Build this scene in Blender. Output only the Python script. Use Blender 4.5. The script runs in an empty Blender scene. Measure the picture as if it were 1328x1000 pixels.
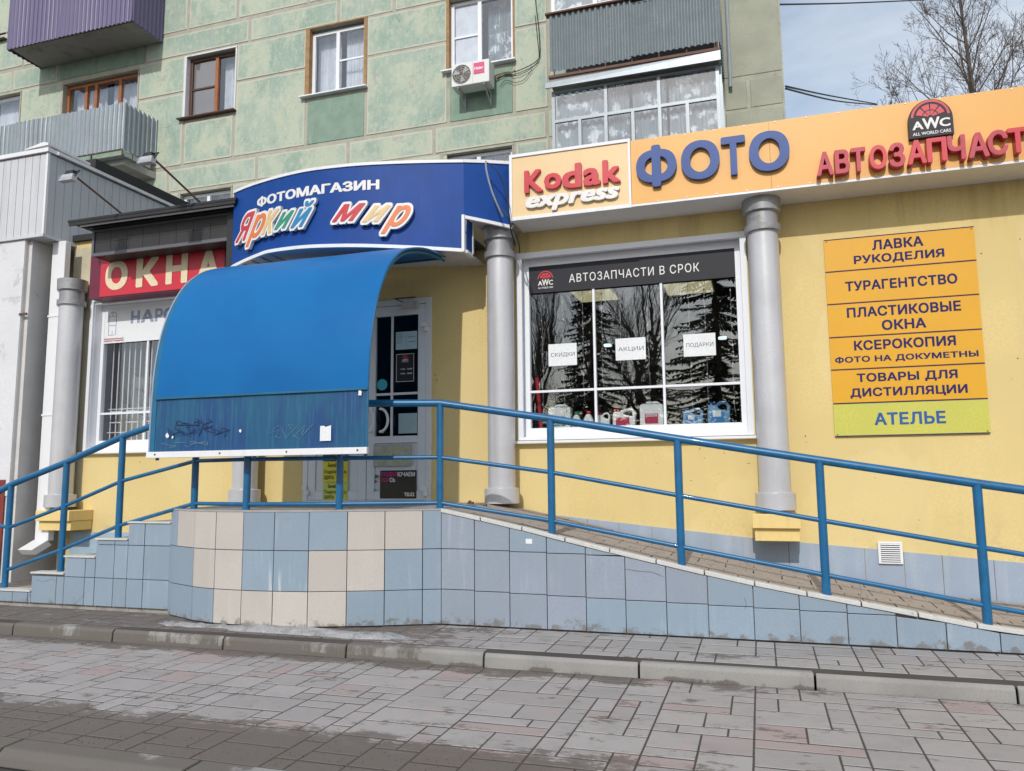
import bpy, bmesh, math, random
from mathutils import Vector, Matrix
random.seed(7)
C = bpy.context.scene.collection
LIFT = 1.21                       # eye height above the road paving; everything below is laid out from eye level and lifted at the end
# ------------------------------------------------------------------ camera, sky, sun, exposure
FPX = 1005.0
yaw, pit, rol = map(math.radians, (-17.6, 6.78, -0.54))
_f = Vector((math.sin(yaw)*math.cos(pit), math.cos(yaw)*math.cos(pit), math.sin(pit)))
_r0 = Vector((math.cos(yaw), -math.sin(yaw), 0)); _u0 = _r0.cross(_f)
_r = math.cos(rol)*_r0 + math.sin(rol)*_u0; _u = -math.sin(rol)*_r0 + math.cos(rol)*_u0
cd = bpy.data.cameras.new('camera'); cam = bpy.data.objects.new('camera', cd); C.objects.link(cam)
cd.sensor_width = 36; cd.lens = FPX/1328*36; cd.clip_end = 600; cd.clip_start = .05
cam.matrix_world = Matrix(((_r.x,_u.x,-_f.x,0),(_r.y,_u.y,-_f.y,0),(_r.z,_u.z,-_f.z,LIFT),(0,0,0,1)))
bpy.context.scene.camera = cam
sc = bpy.context.scene
sc.view_settings.view_transform = 'Standard'; sc.view_settings.look = 'None'
sc.view_settings.gamma = 1; sc.view_settings.use_curve_mapping = False
sc.view_settings.exposure = -0.03
SUN_DIR = Vector((-0.03, 1, -0.73)).normalized()        # way the light travels
w = bpy.data.worlds.new('World'); sc.world = w; w.use_nodes = True
wn = w.node_tree; wn.nodes.clear()
sky = wn.nodes.new('ShaderNodeTexSky'); sky.sky_type = 'NISHITA'; sky.sun_disc = False
sky.sun_elevation = math.radians(36.1); sky.sun_rotation = math.radians(180)
sky.air_density = 1.3; sky.dust_density = 1.2
tc = wn.nodes.new('ShaderNodeTexCoord'); mp = wn.nodes.new('ShaderNodeMapping'); mp.inputs['Scale'].default_value = (1.2, 1.2, 3.2)
nz = wn.nodes.new('ShaderNodeTexNoise'); nz.inputs['Scale'].default_value = 2.2; nz.inputs['Detail'].default_value = 7; nz.inputs['Roughness'].default_value = .55
nz.inputs['Distortion'].default_value = .4
cr = wn.nodes.new('ShaderNodeValToRGB'); cr.color_ramp.elements[0].position = .36; cr.color_ramp.elements[1].position = .72
cr.color_ramp.elements[0].color = (.22,.22,.22,1); cr.color_ramp.elements[1].color = (.9,.9,.9,1)
mx = wn.nodes.new('ShaderNodeMix'); mx.data_type = 'RGBA'
mx.inputs['B'].default_value = (6.1, 6.4, 6.8, 1)
bg = wn.nodes.new('ShaderNodeBackground'); bg.inputs['Strength'].default_value = .15
ow = wn.nodes.new('ShaderNodeOutputWorld')
L = wn.links.new
L(tc.outputs['Generated'], mp.inputs['Vector']); L(mp.outputs[0], nz.inputs['Vector']); L(nz.outputs['Fac'], cr.inputs[0])
L(cr.outputs[0], mx.inputs['Factor']); L(sky.outputs[0], mx.inputs['A']); L(mx.outputs['Result'], bg.inputs['Color']); L(bg.outputs[0], ow.inputs[0])
sl = bpy.data.lights.new('sun', 'SUN'); sl.energy = 2.65; sl.angle = math.radians(.6); sl.color = (1, .965, .91)
so = bpy.data.objects.new('sun', sl); C.objects.link(so); so.rotation_euler = SUN_DIR.to_track_quat('-Z', 'Y').to_euler(); so.location = (0,-20,20)

# ------------------------------------------------------------------ helpers
def ray(px, py): return _f + (px-664)/FPX*_r - (py-500)/FPX*_u
def onY(px, py, Y): d = ray(px, py); return (d.x*Y/d.y, d.z*Y/d.y)     # X, Z on the plane at distance Y
def onZ(px, py, Z): d = ray(px, py); return (d.x*Z/d.z, d.y*Z/d.z)
WLOC = {}
class MB:
    def __init__(s): s.v = []; s.f = []; s.e = None
    def box(s, x0, x1, y0, y1, z0, z1):
        n = len(s.v); s.v += [(x0,y0,z0),(x1,y0,z0),(x1,y1,z0),(x0,y1,z0),(x0,y0,z1),(x1,y0,z1),(x1,y1,z1),(x0,y1,z1)]
        s.f += [tuple(n+i for i in q) for q in ((0,3,2,1),(4,5,6,7),(0,1,5,4),(1,2,6,5),(2,3,7,6),(3,0,4,7))]; return s
    def quad(s, a, b, c, d): n = len(s.v); s.v += [a,b,c,d]; s.f.append((n,n+1,n+2,n+3)); return s
    def poly(s, pts): n = len(s.v); s.v += pts; s.f.append(tuple(range(n, n+len(pts)))); return s
    def prism(s, pts, off):               # closed polygon swept by an offset vector
        n = len(s.v); k = len(pts); o = Vector(off)
        s.v += [tuple(p) for p in pts] + [tuple(Vector(p)+o) for p in pts]
        s.f.append(tuple(range(n, n+k))); s.f.append(tuple(range(n+2*k-1, n+k-1, -1)))
        for i in range(k): j = (i+1) % k; s.f.append((n+i, n+k+i, n+k+j, n+j))
        return s
    def tube(s, pts, r, seg=10, caps=True):
        pts = [Vector(p) for p in pts]; n0 = len(s.v); m = len(pts)
        rr = r if isinstance(r, (list, tuple)) else [r]*m
        ref = None
        for i, p in enumerate(pts):
            t = (pts[min(i+1,m-1)] - pts[max(i-1,0)]).normalized()
            if ref is None:
                ref = Vector((0,0,1)) if abs(t.z) < .9 else Vector((1,0,0))
            a = t.cross(ref).normalized(); b = a.cross(t).normalized(); ref = b
            for k in range(seg):
                an = 2*math.pi*k/seg; s.v.append(tuple(p + (a*math.cos(an)+b*math.sin(an))*rr[i]))
        for i in range(m-1):
            for k in range(seg):
                a = n0+i*seg+k; b = n0+i*seg+(k+1) % seg; s.f.append((a, b, b+seg, a+seg))
        if caps:
            s.f.append(tuple(n0+k for k in range(seg-1,-1,-1))); s.f.append(tuple(n0+(m-1)*seg+k for k in range(seg)))
        return s
    def lathe(s, prof, cx, cy, seg=28):   # prof: (radius, z) from bottom to top
        n0 = len(s.v); m = len(prof)
        for r, z in prof:
            for k in range(seg):
                an = 2*math.pi*k/seg; s.v.append((cx+r*math.cos(an), cy+r*math.sin(an), z))
        for i in range(m-1):
            for k in range(seg):
                a = n0+i*seg+k; b = n0+i*seg+(k+1) % seg; s.f.append((a, b, b+seg, a+seg))
        s.f.append(tuple(n0+k for k in range(seg-1,-1,-1))); s.f.append(tuple(n0+(m-1)*seg+k for k in range(seg)))
        return s
    def mesh(s, name, origin):
        me = bpy.data.meshes.new(name); me.from_pydata([tuple(Vector(p)-origin) for p in s.v], [], s.f); me.update(); return me
    def build(s, name, mat, parent=None, smooth=False, bevel=0, origin=None, label=None, kind=None, normals=True, cat=None, group=None):
        if origin is None:
            xs = [p[0] for p in s.v]; ys = [p[1] for p in s.v]; zs = [p[2] for p in s.v]
            origin = Vector(((min(xs)+max(xs))/2, (min(ys)+max(ys))/2, min(zs) if parent is None else (min(zs)+max(zs))/2))
        me = s.mesh(name, origin)
        if normals:
            b = bmesh.new(); b.from_mesh(me); bmesh.ops.recalc_face_normals(b, faces=b.faces); b.to_mesh(me); b.free()
        if mat: me.materials.append(mat)
        if smooth: smoothen(me)
        return put(name, me, parent, origin, bevel, label, kind, cat, group)
def smoothen(me, ang=35):
    me.polygons.foreach_set('use_smooth', [True]*len(me.polygons))
    try: me.set_sharp_from_angle(angle=math.radians(ang))
    except Exception: pass
def put(name, me, parent=None, origin=Vector((0,0,0)), bevel=0, label=None, kind=None, cat=None, group=None):
    o = bpy.data.objects.new(name, me); C.objects.link(o)
    WLOC[o] = Vector(origin)
    if parent: o.parent = parent; o.location = WLOC[o]-WLOC[parent]
    else: o.location = origin
    if bevel:
        m = o.modifiers.new('bevel', 'BEVEL'); m.width = bevel; m.segments = 2; m.limit_method = 'ANGLE'
    if label: o['label'] = label
    if kind: o['kind'] = kind
    if cat: o['category'] = cat
    if group: o['group'] = group
    return o
def thing(name, label, cat, loc, group=None):
    o = bpy.data.objects.new(name, None); C.objects.link(o); o.empty_display_size = .1
    o.location = loc; WLOC[o] = Vector(loc); o['label'] = label; o['category'] = cat
    if group: o['group'] = group
    return o
def box(name, mat, parent, x0, x1, y0, y1, z0, z1, bevel=0, **k):
    return MB().box(x0,x1,y0,y1,z0,z1).build(name, mat, parent, bevel=bevel, **k)

# ------------------------------------------------------------------ materials
def node(nt, t, **k):
    n = nt.nodes.new(t)
    for a, b in k.items():
        if a in n.inputs: n.inputs[a].default_value = b
        else: setattr(n, a, b)
    return n
def noise(nt, scale, detail=4, rough=.55, vec=(1,1,1), dist=0.0, objc=False):
    if objc: g = node(nt, 'ShaderNodeTexCoord').outputs['Object']
    else: g = node(nt, 'ShaderNodeNewGeometry').outputs['Position']
    m = node(nt, 'ShaderNodeMapping'); m.inputs['Scale'].default_value = vec
    n = node(nt, 'ShaderNodeTexNoise'); n.inputs['Scale'].default_value = scale; n.inputs['Detail'].default_value = detail
    n.inputs['Roughness'].default_value = rough; n.inputs['Distortion'].default_value = dist
    nt.links.new(g, m.inputs[0]); nt.links.new(m.outputs[0], n.inputs['Vector']); return n.outputs['Fac']
def ramp(nt, fac, p0, p1, lo=0.0, hi=1.0):
    r = node(nt, 'ShaderNodeMapRange'); r.interpolation_type = 'SMOOTHSTEP'
    r.inputs['From Min'].default_value = p0; r.inputs['From Max'].default_value = p1
    r.inputs['To Min'].default_value = lo; r.inputs['To Max'].default_value = hi
    nt.links.new(fac, r.inputs['Value']); return r.outputs[0]
def mixc(nt, fac, a, b):
    m = node(nt, 'ShaderNodeMix'); m.data_type = 'RGBA'
    if isinstance(fac, float): m.inputs['Factor'].default_value = fac
    else: nt.links.new(fac, m.inputs['Factor'])
    for s, x in (('A', a), ('B', b)):
        if isinstance(x, tuple): m.inputs[s].default_value = (*x, 1)
        else: nt.links.new(x, m.inputs[s])
    return m.outputs['Result']
def mathn(nt, op, a, b=0.0):
    m = node(nt, 'ShaderNodeMath'); m.operation = op; m.use_clamp = op in ('ADD','MULTIPLY')
    for i, x in enumerate((a, b)):
        if isinstance(x, (int, float)): m.inputs[i].default_value = x
        else: nt.links.new(x, m.inputs[i])
    return m.outputs[0]
def posxyz(nt):
    g = node(nt, 'ShaderNodeNewGeometry'); s = node(nt, 'ShaderNodeSeparateXYZ'); nt.links.new(g.outputs['Position'], s.inputs[0]); return s.outputs
def newmat(name):
    m = bpy.data.materials.new(name); m.use_nodes = True; nt = m.node_tree; return m, nt, nt.nodes['Principled BSDF']
def setc(nt, b, c):
    if isinstance(c, tuple): b.inputs['Base Color'].default_value = (*c, 1)
    else: nt.links.new(c, b.inputs['Base Color'])
def bump(nt, b, h, strength=.3, dist=.01):
    n = node(nt, 'ShaderNodeBump'); n.inputs['Strength'].default_value = strength; n.inputs['Distance'].default_value = dist
    nt.links.new(h, n.inputs['Height']); nt.links.new(n.outputs[0], b.inputs['Normal'])
def dk(c, k): return tuple(x*k for x in c)
def pm(name, base, rough=.6, var=.14, vs=3, fine=.06, fs=60, streak=0.0, scol=(.2,.17,.13), ss=9, grime=0.0, gcol=(.13,.11,.09), gs=6, gt=.62,
       bmp=.15, bs=80, bd=.004, metal=0.0, spec=.5, coat=0.0):
    m, nt, b = newmat(name)
    c = mixc(nt, ramp(nt, noise(nt, vs), .35, .68), base, dk(base, 1-var))
    c = mixc(nt, ramp(nt, noise(nt, fs, 3), .35, .7), c, mixc(nt, 1.0, c, dk(base, 1-fine*2)))
    if streak:
        f = ramp(nt, noise(nt, ss, 5, .6, (1,1,.09)), .52, .78, 0, streak); c = mixc(nt, f, c, scol)
    if grime:
        f = ramp(nt, noise(nt, gs, 8, .68, dist=.3), gt, gt+.12, 0, grime); c = mixc(nt, f, c, gcol)
    setc(nt, b, c); b.inputs['Roughness'].default_value = rough; b.inputs['Metallic'].default_value = metal
    b.inputs['Specular IOR Level'].default_value = spec; b.inputs['Coat Weight'].default_value = coat
    if bmp: bump(nt, b, noise(nt, bs, 5, .6), bmp, bd)
    return m
def emis(name, col, s):
    m, nt, b = newmat(name); b.inputs['Base Color'].default_value = (*col,1); b.inputs['Emission Color'].default_value = (*col,1); b.inputs['Emission Strength'].default_value = s; return m
def glassm(name, refl=.3, tint=(.75,.8,.82)):
    m = bpy.data.materials.new(name); m.use_nodes = True; nt = m.node_tree; nt.nodes.clear()
    t = node(nt, 'ShaderNodeBsdfTransparent'); t.inputs[0].default_value = (*tint, 1)
    g = node(nt, 'ShaderNodeBsdfGlossy'); g.inputs['Roughness'].default_value = .004; g.inputs['Color'].default_value = (.95,.97,1,1)
    lw = node(nt, 'ShaderNodeLayerWeight'); lw.inputs['Blend'].default_value = .5
    f = mathn(nt, 'ADD', mathn(nt, 'MULTIPLY', mathn(nt, 'POWER', lw.outputs['Facing'], 4.0), .6), refl)
    bn = node(nt, 'ShaderNodeBump'); bn.inputs['Strength'].default_value = .05; bn.inputs['Distance'].default_value = .02
    nt.links.new(noise(nt, 2.0, 2), bn.inputs['Height']); nt.links.new(bn.outputs[0], g.inputs['Normal'])
    mm = node(nt, 'ShaderNodeMixShader'); nt.links.new(f, mm.inputs[0]); nt.links.new(t.outputs[0], mm.inputs[1]); nt.links.new(g.outputs[0], mm.inputs[2])
    o = node(nt, 'ShaderNodeOutputMaterial'); nt.links.new(mm.outputs[0], o.inputs[0]); return m

M = {}
M['yellow'] = pm('yellow_plaster', (.72,.565,.25), .85, .10, 1.3, .04, 40, .28, (.56,.43,.20), 5, .10, (.9,.78,.5), 3.0, .60, .25, 70)
# specks and chips on the yellow wall
def add_specks(m, col=(.10,.08,.05), thr=.77):
    nt = m.node_tree; b = nt.nodes['Principled BSDF']; src = b.inputs['Base Color'].links[0].from_socket
    f = mathn(nt, 'MULTIPLY', ramp(nt, noise(nt, 28, 2, .4), thr, thr+.03), ramp(nt, noise(nt, 1.3, 2), .48, .6))
    nt.links.new(mixc(nt, f, src, col), b.inputs['Base Color'])
add_specks(M['yellow'], thr=.745)
def add_drips(m):
    nt = m.node_tree; b = nt.nodes['Principled BSDF']; src = b.inputs['Base Color'].links[0].from_socket
    z = posxyz(nt)[2]; n = ramp(nt, noise(nt, 7, 5, .65, (1,1,.05)), .47, .72)
    hi = mathn(nt, 'MULTIPLY', n, ramp(nt, z, 3.0, 3.6, 0, .45))
    c = mixc(nt, hi, src, (.36,.27,.12))
    n2 = mathn(nt, 'MULTIPLY', ramp(nt, noise(nt, 5, 7, .7), .45, .62), ramp(nt, z, .45, 1.0, .45, 0))
    c = mixc(nt, n2, c, (.42,.33,.18))
    pch = ramp(nt, noise(nt, .8, 4, .5, (1,1,.7), .6), .50, .53, 0, .28); c = mixc(nt, pch, c, (.76,.62,.32))
    nt.links.new(c, b.inputs['Base Color'])
add_drips(M['yellow'])
M['yellow_trim'] = pm('yellow_trim', (.80,.61,.25), .8, .08, 3, .03, 40, .25, (.3,.22,.12), 12, .15)
M['plinth'] = pm('grey_blue_plinth', (.33,.40,.50), .6, .15, 3, .05, 60, .3, (.55,.56,.56), 9)
M['plinth_left'] = pm('pale_blue_plinth', (.36,.48,.58), .6, .15, 3, .05, 60, .3, (.55,.56,.56), 9)
M['col'] = pm('silver_column_paint', (.60,.60,.63), .34, .2, 2, .05, 90, .3, (.38,.37,.38), 10, .2, (.28,.26,.25), 7, .64, .1, 60, metal=.2)
M['colcap'] = pm('silver_cap_paint', (.40,.40,.42), .45, .3, 4, .08, 60, .45, (.16,.15,.14), 8, .5, (.15,.14,.13), 6, .55, metal=.35)
M['pvc'] = pm('white_pvc', (.80,.82,.86), .35, .04, 3, .02, 40, .12, (.5,.48,.45), 8, .12, (.45,.42,.38), 9, .66, .02)
M['white'] = pm('white_sheet', (.80,.80,.82), .45, .06, 3, .03, 40, .25, (.45,.43,.40), 8, .2, (.42,.38,.33), 8, .62, .05)
M['doorgrey'] = pm('grey_aluminium', (.70,.73,.77), .4, .05, 3, .02, 50, .1, (.4,.4,.4), 8, .1, bmp=.03)
M['blue'] = pm('blue_rail_paint', (.008,.130,.30), .36, .3, 9, .05, 60, bmp=.08, bs=50, streak=.35, scol=(.02,.20,.38), ss=16, grime=.85, gcol=(.12,.075,.05), gs=24, gt=.685, coat=.15)
M['signblue'] = pm('deep_blue_film', (.004,.060,.30), .5, .22, 4, .05, 60, .40, (.03,.085,.27), 14, bmp=.04, bs=12, spec=.25)
M['orange'] = pm('orange_film', (.78,.405,.10), .42, .05, 2, .02, 60, .05, (.62,.30,.08), 8, bmp=.03, bs=10)
M['cream'] = pm('cream_film', (.80,.58,.31), .42, .08, 2, .02, 60, .12, (.8,.5,.2), 10, bmp=.02)
M['redletter'] = pm('red_plastic', (.62,.035,.055), .38, .15, 5, .05, 60, .1, bmp=.05)
M['redpink'] = pm('faded_red_plastic', (.56,.055,.085), .5, .3, 9, .08, 50, .25, (.62,.12,.16), 20, bmp=.05)
M['blueletter'] = pm('violet_blue_plastic', (.05,.10,.31), .45, .15, 5, .05, 60, bmp=.03, spec=.3)
M['offwhite'] = pm('off_white_plastic', (.82,.80,.78), .4, .05, bmp=.02)
M['redsign'] = pm('red_film', (.62,.025,.05), .4, .1, 3, .03, bmp=.02)
M['maroon'] = pm('maroon_film', (.16,.012,.045), .4, .1, bmp=.02)
M['creamletter'] = pm('cream_film_letter', (.83,.70,.48), .5, .05, bmp=.02)
M['black'] = pm('black_metal', (.02,.02,.022), .5, .2, bmp=.1)
M['led'] = pm('dark_led_face', (.035,.030,.032), .45, .3, 6, .1, 120, bmp=.5, bs=150)
M['darkgrey'] = pm('dark_grey_film', (.026,.027,.036), .45, .1, bmp=.02, spec=.25)
M['concrete'] = pm('concrete', (.36,.35,.33), .9, .2, 4, .1, 90, .2, (.2,.19,.17), 9, .5, (.12,.11,.10), 4, .55, .5, 90)
M['interior'] = pm('dark_room', (.13,.125,.12), .9)
M['shelf'] = pm('room_shelf', (.24,.21,.19), .7)
M['glass'] = glassm('shop_glass', .12, (.95,.96,.96))
M['glass2'] = glassm('flat_glass', .10, (.95,.96,.97))
M['glassd'] = glassm('door_glass', .045, (.6,.65,.7))
M['paper'] = pm('paper', (.80,.82,.84), .7, .05, bmp=.02)
M['ink'] = pm('dark_ink', (.12,.13,.15), .6, bmp=0)
M['navy'] = pm('navy_ink', (.035,.03,.13), .6, bmp=0, spec=.12)
M['steelblue'] = pm('blue_ink', (.045,.12,.36), .6, bmp=0, spec=.15)
M['greyblueink'] = pm('grey_blue_ink', (.30,.36,.50), .6, bmp=0)
M['amber'] = pm('amber_film', (.72,.365,.012), .38, .05, 3, .02, bmp=.02)
M['lime'] = pm('lime_film', (.58,.56,.10), .38, .06, bmp=.02)
M['siding'] = pm('pale_siding', (.60,.61,.64), .45, .08, 3, .03, 40, .35, (.38,.36,.34), 12, bmp=.03)
M['sidingshade'] = pm('shaded_side_siding', (.52,.54,.57), .45, .08, 3, .03, 40, .3, (.34,.33,.32), 12, bmp=.03)  # same siding as the front, side face's shade put into the colour
M['whiteplaster'] = pm('white_plaster', (.72,.72,.75), .9, .08, 3, .05, 60, .15, (.5,.48,.46), 7, .6, (.36,.35,.34), 3.5, .56, .5, 50)
M['greyplaster'] = pm('grey_plaster', (.64,.63,.62), .92, .15, 3, .06, 60, .2, (.36,.35,.33), 7, .3, (.25,.24,.23), 3.5, .6, .6, 50)
M['oxred'] = pm('oxide_red_paint', (.23,.035,.03), .6, .15, grime=.2)
M['roofing'] = pm('bitumen', (.03,.03,.033), .8, .3, bmp=.5)
M['wood'] = pm('orange_wood', (.40,.135,.045), .5, .3, 8, .1, 50, .4, (.2,.06,.02), 14)
M['woodpale'] = pm('worn_wood', (.42,.25,.11), .8, .35, 9, .15, 50, .4, (.16,.08,.03), 20)
M['brownframe'] = pm('brown_frame', (.10,.045,.03), .4)
M['galv'] = pm('galvanised_steel', (.33,.37,.40), .42, .12, 4, .08, 40, .5, (.20,.24,.27), 13, .2, (.50,.53,.55), 12, .6, metal=.25)
M['galvr'] = pm('grey_slate_sheet', (.21,.25,.27), .6, .15, 5, .1, 40, .35, (.36,.39,.40), 16, .25, (.4,.42,.42), 10, .6)
M['purple'] = pm('purple_sheet', (.16,.135,.245), .42, .1, 3, .05, 40, .3, (.19,.17,.30), 12)
M['rust'] = pm('rusty_steel', (.16,.075,.05), .7, .3, 12, .15, 60)
M['dirtywhite'] = pm('dirty_white', (.50,.50,.50), .7, .2, 5, .08, 50, .4, (.2,.18,.16), 10, .4)
M['acwhite'] = pm('ac_white', (.74,.74,.74), .45, .04, bmp=.02)
M['pink'] = pm('pink_sticker', (.70,.06,.20), .4, bmp=0)
M['curtain'] = pm('curtain', (.78,.81,.86), .9, .2, 6, .05, 60, .3, (.35,.40,.46), 25)
M['bark'] = pm('bark', (.13,.105,.09), .9, .3, 20, .1, 90, bmp=.5)
M['needle'] = pm('spruce_needles', (.035,.055,.035), .8, .4, 3, .1, 60, bmp=0)
M['cable'] = pm('black_cable', (.02,.02,.022), .6, bmp=0)
M['greycable'] = pm('grey_cable', (.30,.32,.36), .6, bmp=0)
M['redcap'] = pm('red_cap', (.55,.03,.05), .35, bmp=0)
M['greencap'] = pm('green_cap', (.03,.25,.14), .35, bmp=0)
M['jugwhite'] = pm('white_jug', (.86,.88,.88), .35, .03, bmp=0)
M['jugblue'] = pm('blue_jug', (.20,.40,.62), .25, .1, bmp=0)
M['bluecap'] = pm('blue_cap', (.02,.12,.45), .35, bmp=0)
M['jlab'] = pm('red_label', (.50,.03,.09), .5, .1, bmp=0)
M['jlabg'] = pm('green_label', (.05,.25,.20), .5, bmp=0)
M['jlabb'] = pm('blue_label', (.03,.22,.55), .5, bmp=0)
M['tyellow'] = pm('yellow_sticker', (.74,.66,.02), .5, bmp=0)
M['tgreen'] = pm('lime_sticker', (.60,.66,.10), .5, bmp=0)
M['tblack'] = pm('black_poster', (.006,.006,.008), .3, bmp=0)
M['magenta'] = pm('magenta_ink', (.62,.02,.25), .5, bmp=0)
M['cyan'] = pm('cyan_sticker', (.03,.42,.52), .4, bmp=0)
M['lamp'] = emis('ceiling_lamp_face', (.80,.72,.42), .55)
M['ledspot'] = emis('small_spot', (.75,.92,.95), 1.6)
M['ice'] = pm('dirty_ice', (.42,.42,.43), .5, .3, 9, .15, 60, 0, grime=.6, gcol=(.14,.13,.12), gs=9, gt=.5, bmp=.6, bs=40, bd=.01)
M['asphalt'] = pm('asphalt', (.085,.075,.068), .85, .3, 3, .2, 120, grime=.5, gcol=(.19,.175,.165), gs=3, gt=.58, bmp=.8, bs=120, bd=.006)
M['bedding'] = pm('joint_sand', (.085,.073,.065), .95, .3, 4, .15, 90, bmp=.6, bs=120)
M['stone_white'] = pm('white_edging', (.60,.60,.58), .6, .12, 8, .06, 60, 0, grime=.5, gcol=(.25,.23,.21), gs=10, gt=.57)
M['tiletop'] = pm('landing_top', (.40,.38,.37), .7, .2, 5)
M['stepstone'] = pm('step_stone', (.36,.34,.32), .8, .2, 6, .08, 60, grime=.5, gcol=(.2,.17,.14), gt=.52)
M['rampstone'] = pm('ramp_brick', (.40,.345,.30), .9, .2, 9, .1, 60, grime=.4, gcol=(.16,.13,.11), gt=.55)

def green_paint():
    m, nt, b = newmat('peeling_green_paint')
    oi = node(nt, 'ShaderNodeObjectInfo').outputs['Random']
    g = mixc(nt, ramp(nt, noise(nt, 1.1, 5), .32, .70), (.275,.38,.315), (.36,.44,.375))
    wash = mathn(nt, 'ADD', noise(nt, 1.7, 9, .66, (1,1,.75), .35), mathn(nt, 'MULTIPLY', mathn(nt, 'SUBTRACT', oi, .5), .16))
    g = mixc(nt, ramp(nt, wash, .45, .62, 0, .85), g, (.48,.52,.41))
    g = mixc(nt, ramp(nt, noise(nt, 2.8, 9, .7, (1,1,.8)), .61, .635, 0, .8), g, (.37,.37,.345))
    g = mixc(nt, ramp(nt, noise(nt, 13, 8, .72, (1,1,.55), .4), .50, .60, 0, .55), g, (.50,.53,.43)); g = mixc(nt, ramp(nt, noise(nt, 17, 8, .72, (1,1,.5), .4), .56, .64, 0, .5), g, (.21,.30,.24))
    st = ramp(nt, noise(nt, 12, 5, .6, (1,1,.07)), .50, .74, 0, .42); g = mixc(nt, st, g, (.46,.49,.36))
    at = node(nt, 'ShaderNodeAttribute'); at.attribute_name = 'edge'
    e = mathn(nt, 'ADD', mathn(nt, 'MULTIPLY', at.outputs['Fac'], .46), mathn(nt, 'MULTIPLY', noise(nt, 6, 8, .68, (1,1,.35)), .72))
    g = mixc(nt, ramp(nt, e, .61, .70, 0, .9), g, (.53,.51,.43))
    g = mixc(nt, ramp(nt, noise(nt, 26, 6, .7), .62, .76, 0, .35), g, (.27,.27,.22))
    # fine cracks
    v = node(nt, 'ShaderNodeTexVoronoi'); v.feature = 'DISTANCE_TO_EDGE'; v.inputs['Scale'].default_value = 1.9
    gp = node(nt, 'ShaderNodeNewGeometry'); vm = node(nt, 'ShaderNodeMix'); vm.data_type = 'VECTOR'; vm.inputs['Factor'].default_value = .12
    nn = node(nt, 'ShaderNodeTexNoise'); nn.inputs['Scale'].default_value = 5; nn.inputs['Detail'].default_value = 6
    nt.links.new(gp.outputs['Position'], nn.inputs['Vector']); nt.links.new(gp.outputs['Position'], vm.inputs['A']); nt.links.new(nn.outputs['Color'], vm.inputs['B'])
    nt.links.new(vm.outputs['Result'], v.inputs['Vector'])
    ck = mathn(nt, 'MULTIPLY', ramp(nt, v.outputs['Distance'], .0015, .006, 1, 0), ramp(nt, noise(nt, .9, 3), .60, .66))
    g = mixc(nt, mathn(nt, 'MULTIPLY', ck, .7), g, (.09,.085,.07))
    setc(nt, b, g); b.inputs['Roughness'].default_value = .88
    h = mathn(nt, 'ADD', mathn(nt, 'MULTIPLY', noise(nt, 40, 6, .7), .5), mathn(nt, 'MULTIPLY', noise(nt, 7, 5), .5))
    bump(nt, b, h, .6, .02); return m
M['green'] = green_paint()
M['corner'] = pm('worn_corner_render', (.40,.41,.325), .9, .22, 2, .08, 50, .35, (.30,.35,.27), 8, .45, (.30,.29,.26), 3, .56, .7, 40)
M['darkgreen'] = pm('fresh_dark_green_paint', (.25,.355,.285), .88, .25, 4, .08, 50, .6, (.37,.43,.33), 11, .5, (.45,.42,.33), 5, .62, .4, 50)
M['seam'] = pm('beige_seam_mortar', (.45,.45,.37), .95, .25, 4, .1, 50, .2, (.3,.27,.22), 9, .5, (.24,.22,.19), 3, .58, .7, 60)

def paver_mat(name, base, red, redp, sy0, sy1, roadside):
    m, nt, b = newmat(name)
    oi = node(nt, 'ShaderNodeObjectInfo').outputs['Random']
    gi = node(nt, 'ShaderNodeNewGeometry').outputs['Random Per Island']
    rnd = mathn(nt, 'FRACT', node_mul(nt, node_sum(nt, oi, gi), 7.31))
    c = mixc(nt, rnd, dk(base, 1.02), dk(base, .84))
    c = mixc(nt, ramp(nt, rnd, 1-redp, 1-redp+.14, 0, .6), c, red)
    c = mixc(nt, ramp(nt, noise(nt, 5, 6, .65), .45, .68, 0, .30), c, dk(base, .6))
    c = mixc(nt, ramp(nt, noise(nt, 150, 3, .6), .35, .7, 0, .28), c, dk(base, .55))
    # rubbed red pigment patches
    c = mixc(nt, ramp(nt, noise(nt, 3.3, 8, .72, (1,1,1), .2), .60, .66, 0, .6), c, red)
    # dark mud stains, thicker along the kerbs
    y = posxyz(nt)[1]; x = posxyz(nt)[0]
    band = mathn(nt, 'MAXIMUM', ramp(nt, y, sy0+.1, sy0+.72, .36, 0), ramp(nt, y, sy1-.28, sy1, 0, .24)) if roadside else ramp(nt, x, -3.0, -1.6, .18, 0)
    if roadside: band = mathn(nt, 'MULTIPLY', band, ramp(nt, x, -1.6, .6, 1.0, .25))
    f = mathn(nt, 'ADD', noise(nt, 3.6, 12, .78, (.8,1.7,1), .15), band)
    c = mixc(nt, ramp(nt, f, .565, .615, 0, .78), c, (.115,.095,.08))
    f2 = mathn(nt, 'ADD', noise(nt, 9, 8, .75, (.8,1.6,1)), band)
    c = mixc(nt, ramp(nt, f2, .60, .68, 0, .6), c, (.125,.105,.09))
    setc(nt, b, c); b.inputs['Roughness'].default_value = .82
    bump(nt, b, mathn(nt, 'ADD', mathn(nt,'MULTIPLY',noise(nt, 160, 5, .7),.6), mathn(nt,'MULTIPLY',noise(nt, 11, 4),.4)), .55, .006); return m
def node_mul(nt, a, k):
    m = node(nt, 'ShaderNodeMath'); m.operation = 'MULTIPLY'; nt.links.new(a, m.inputs[0]); m.inputs[1].default_value = k; return m.outputs[0]
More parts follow.
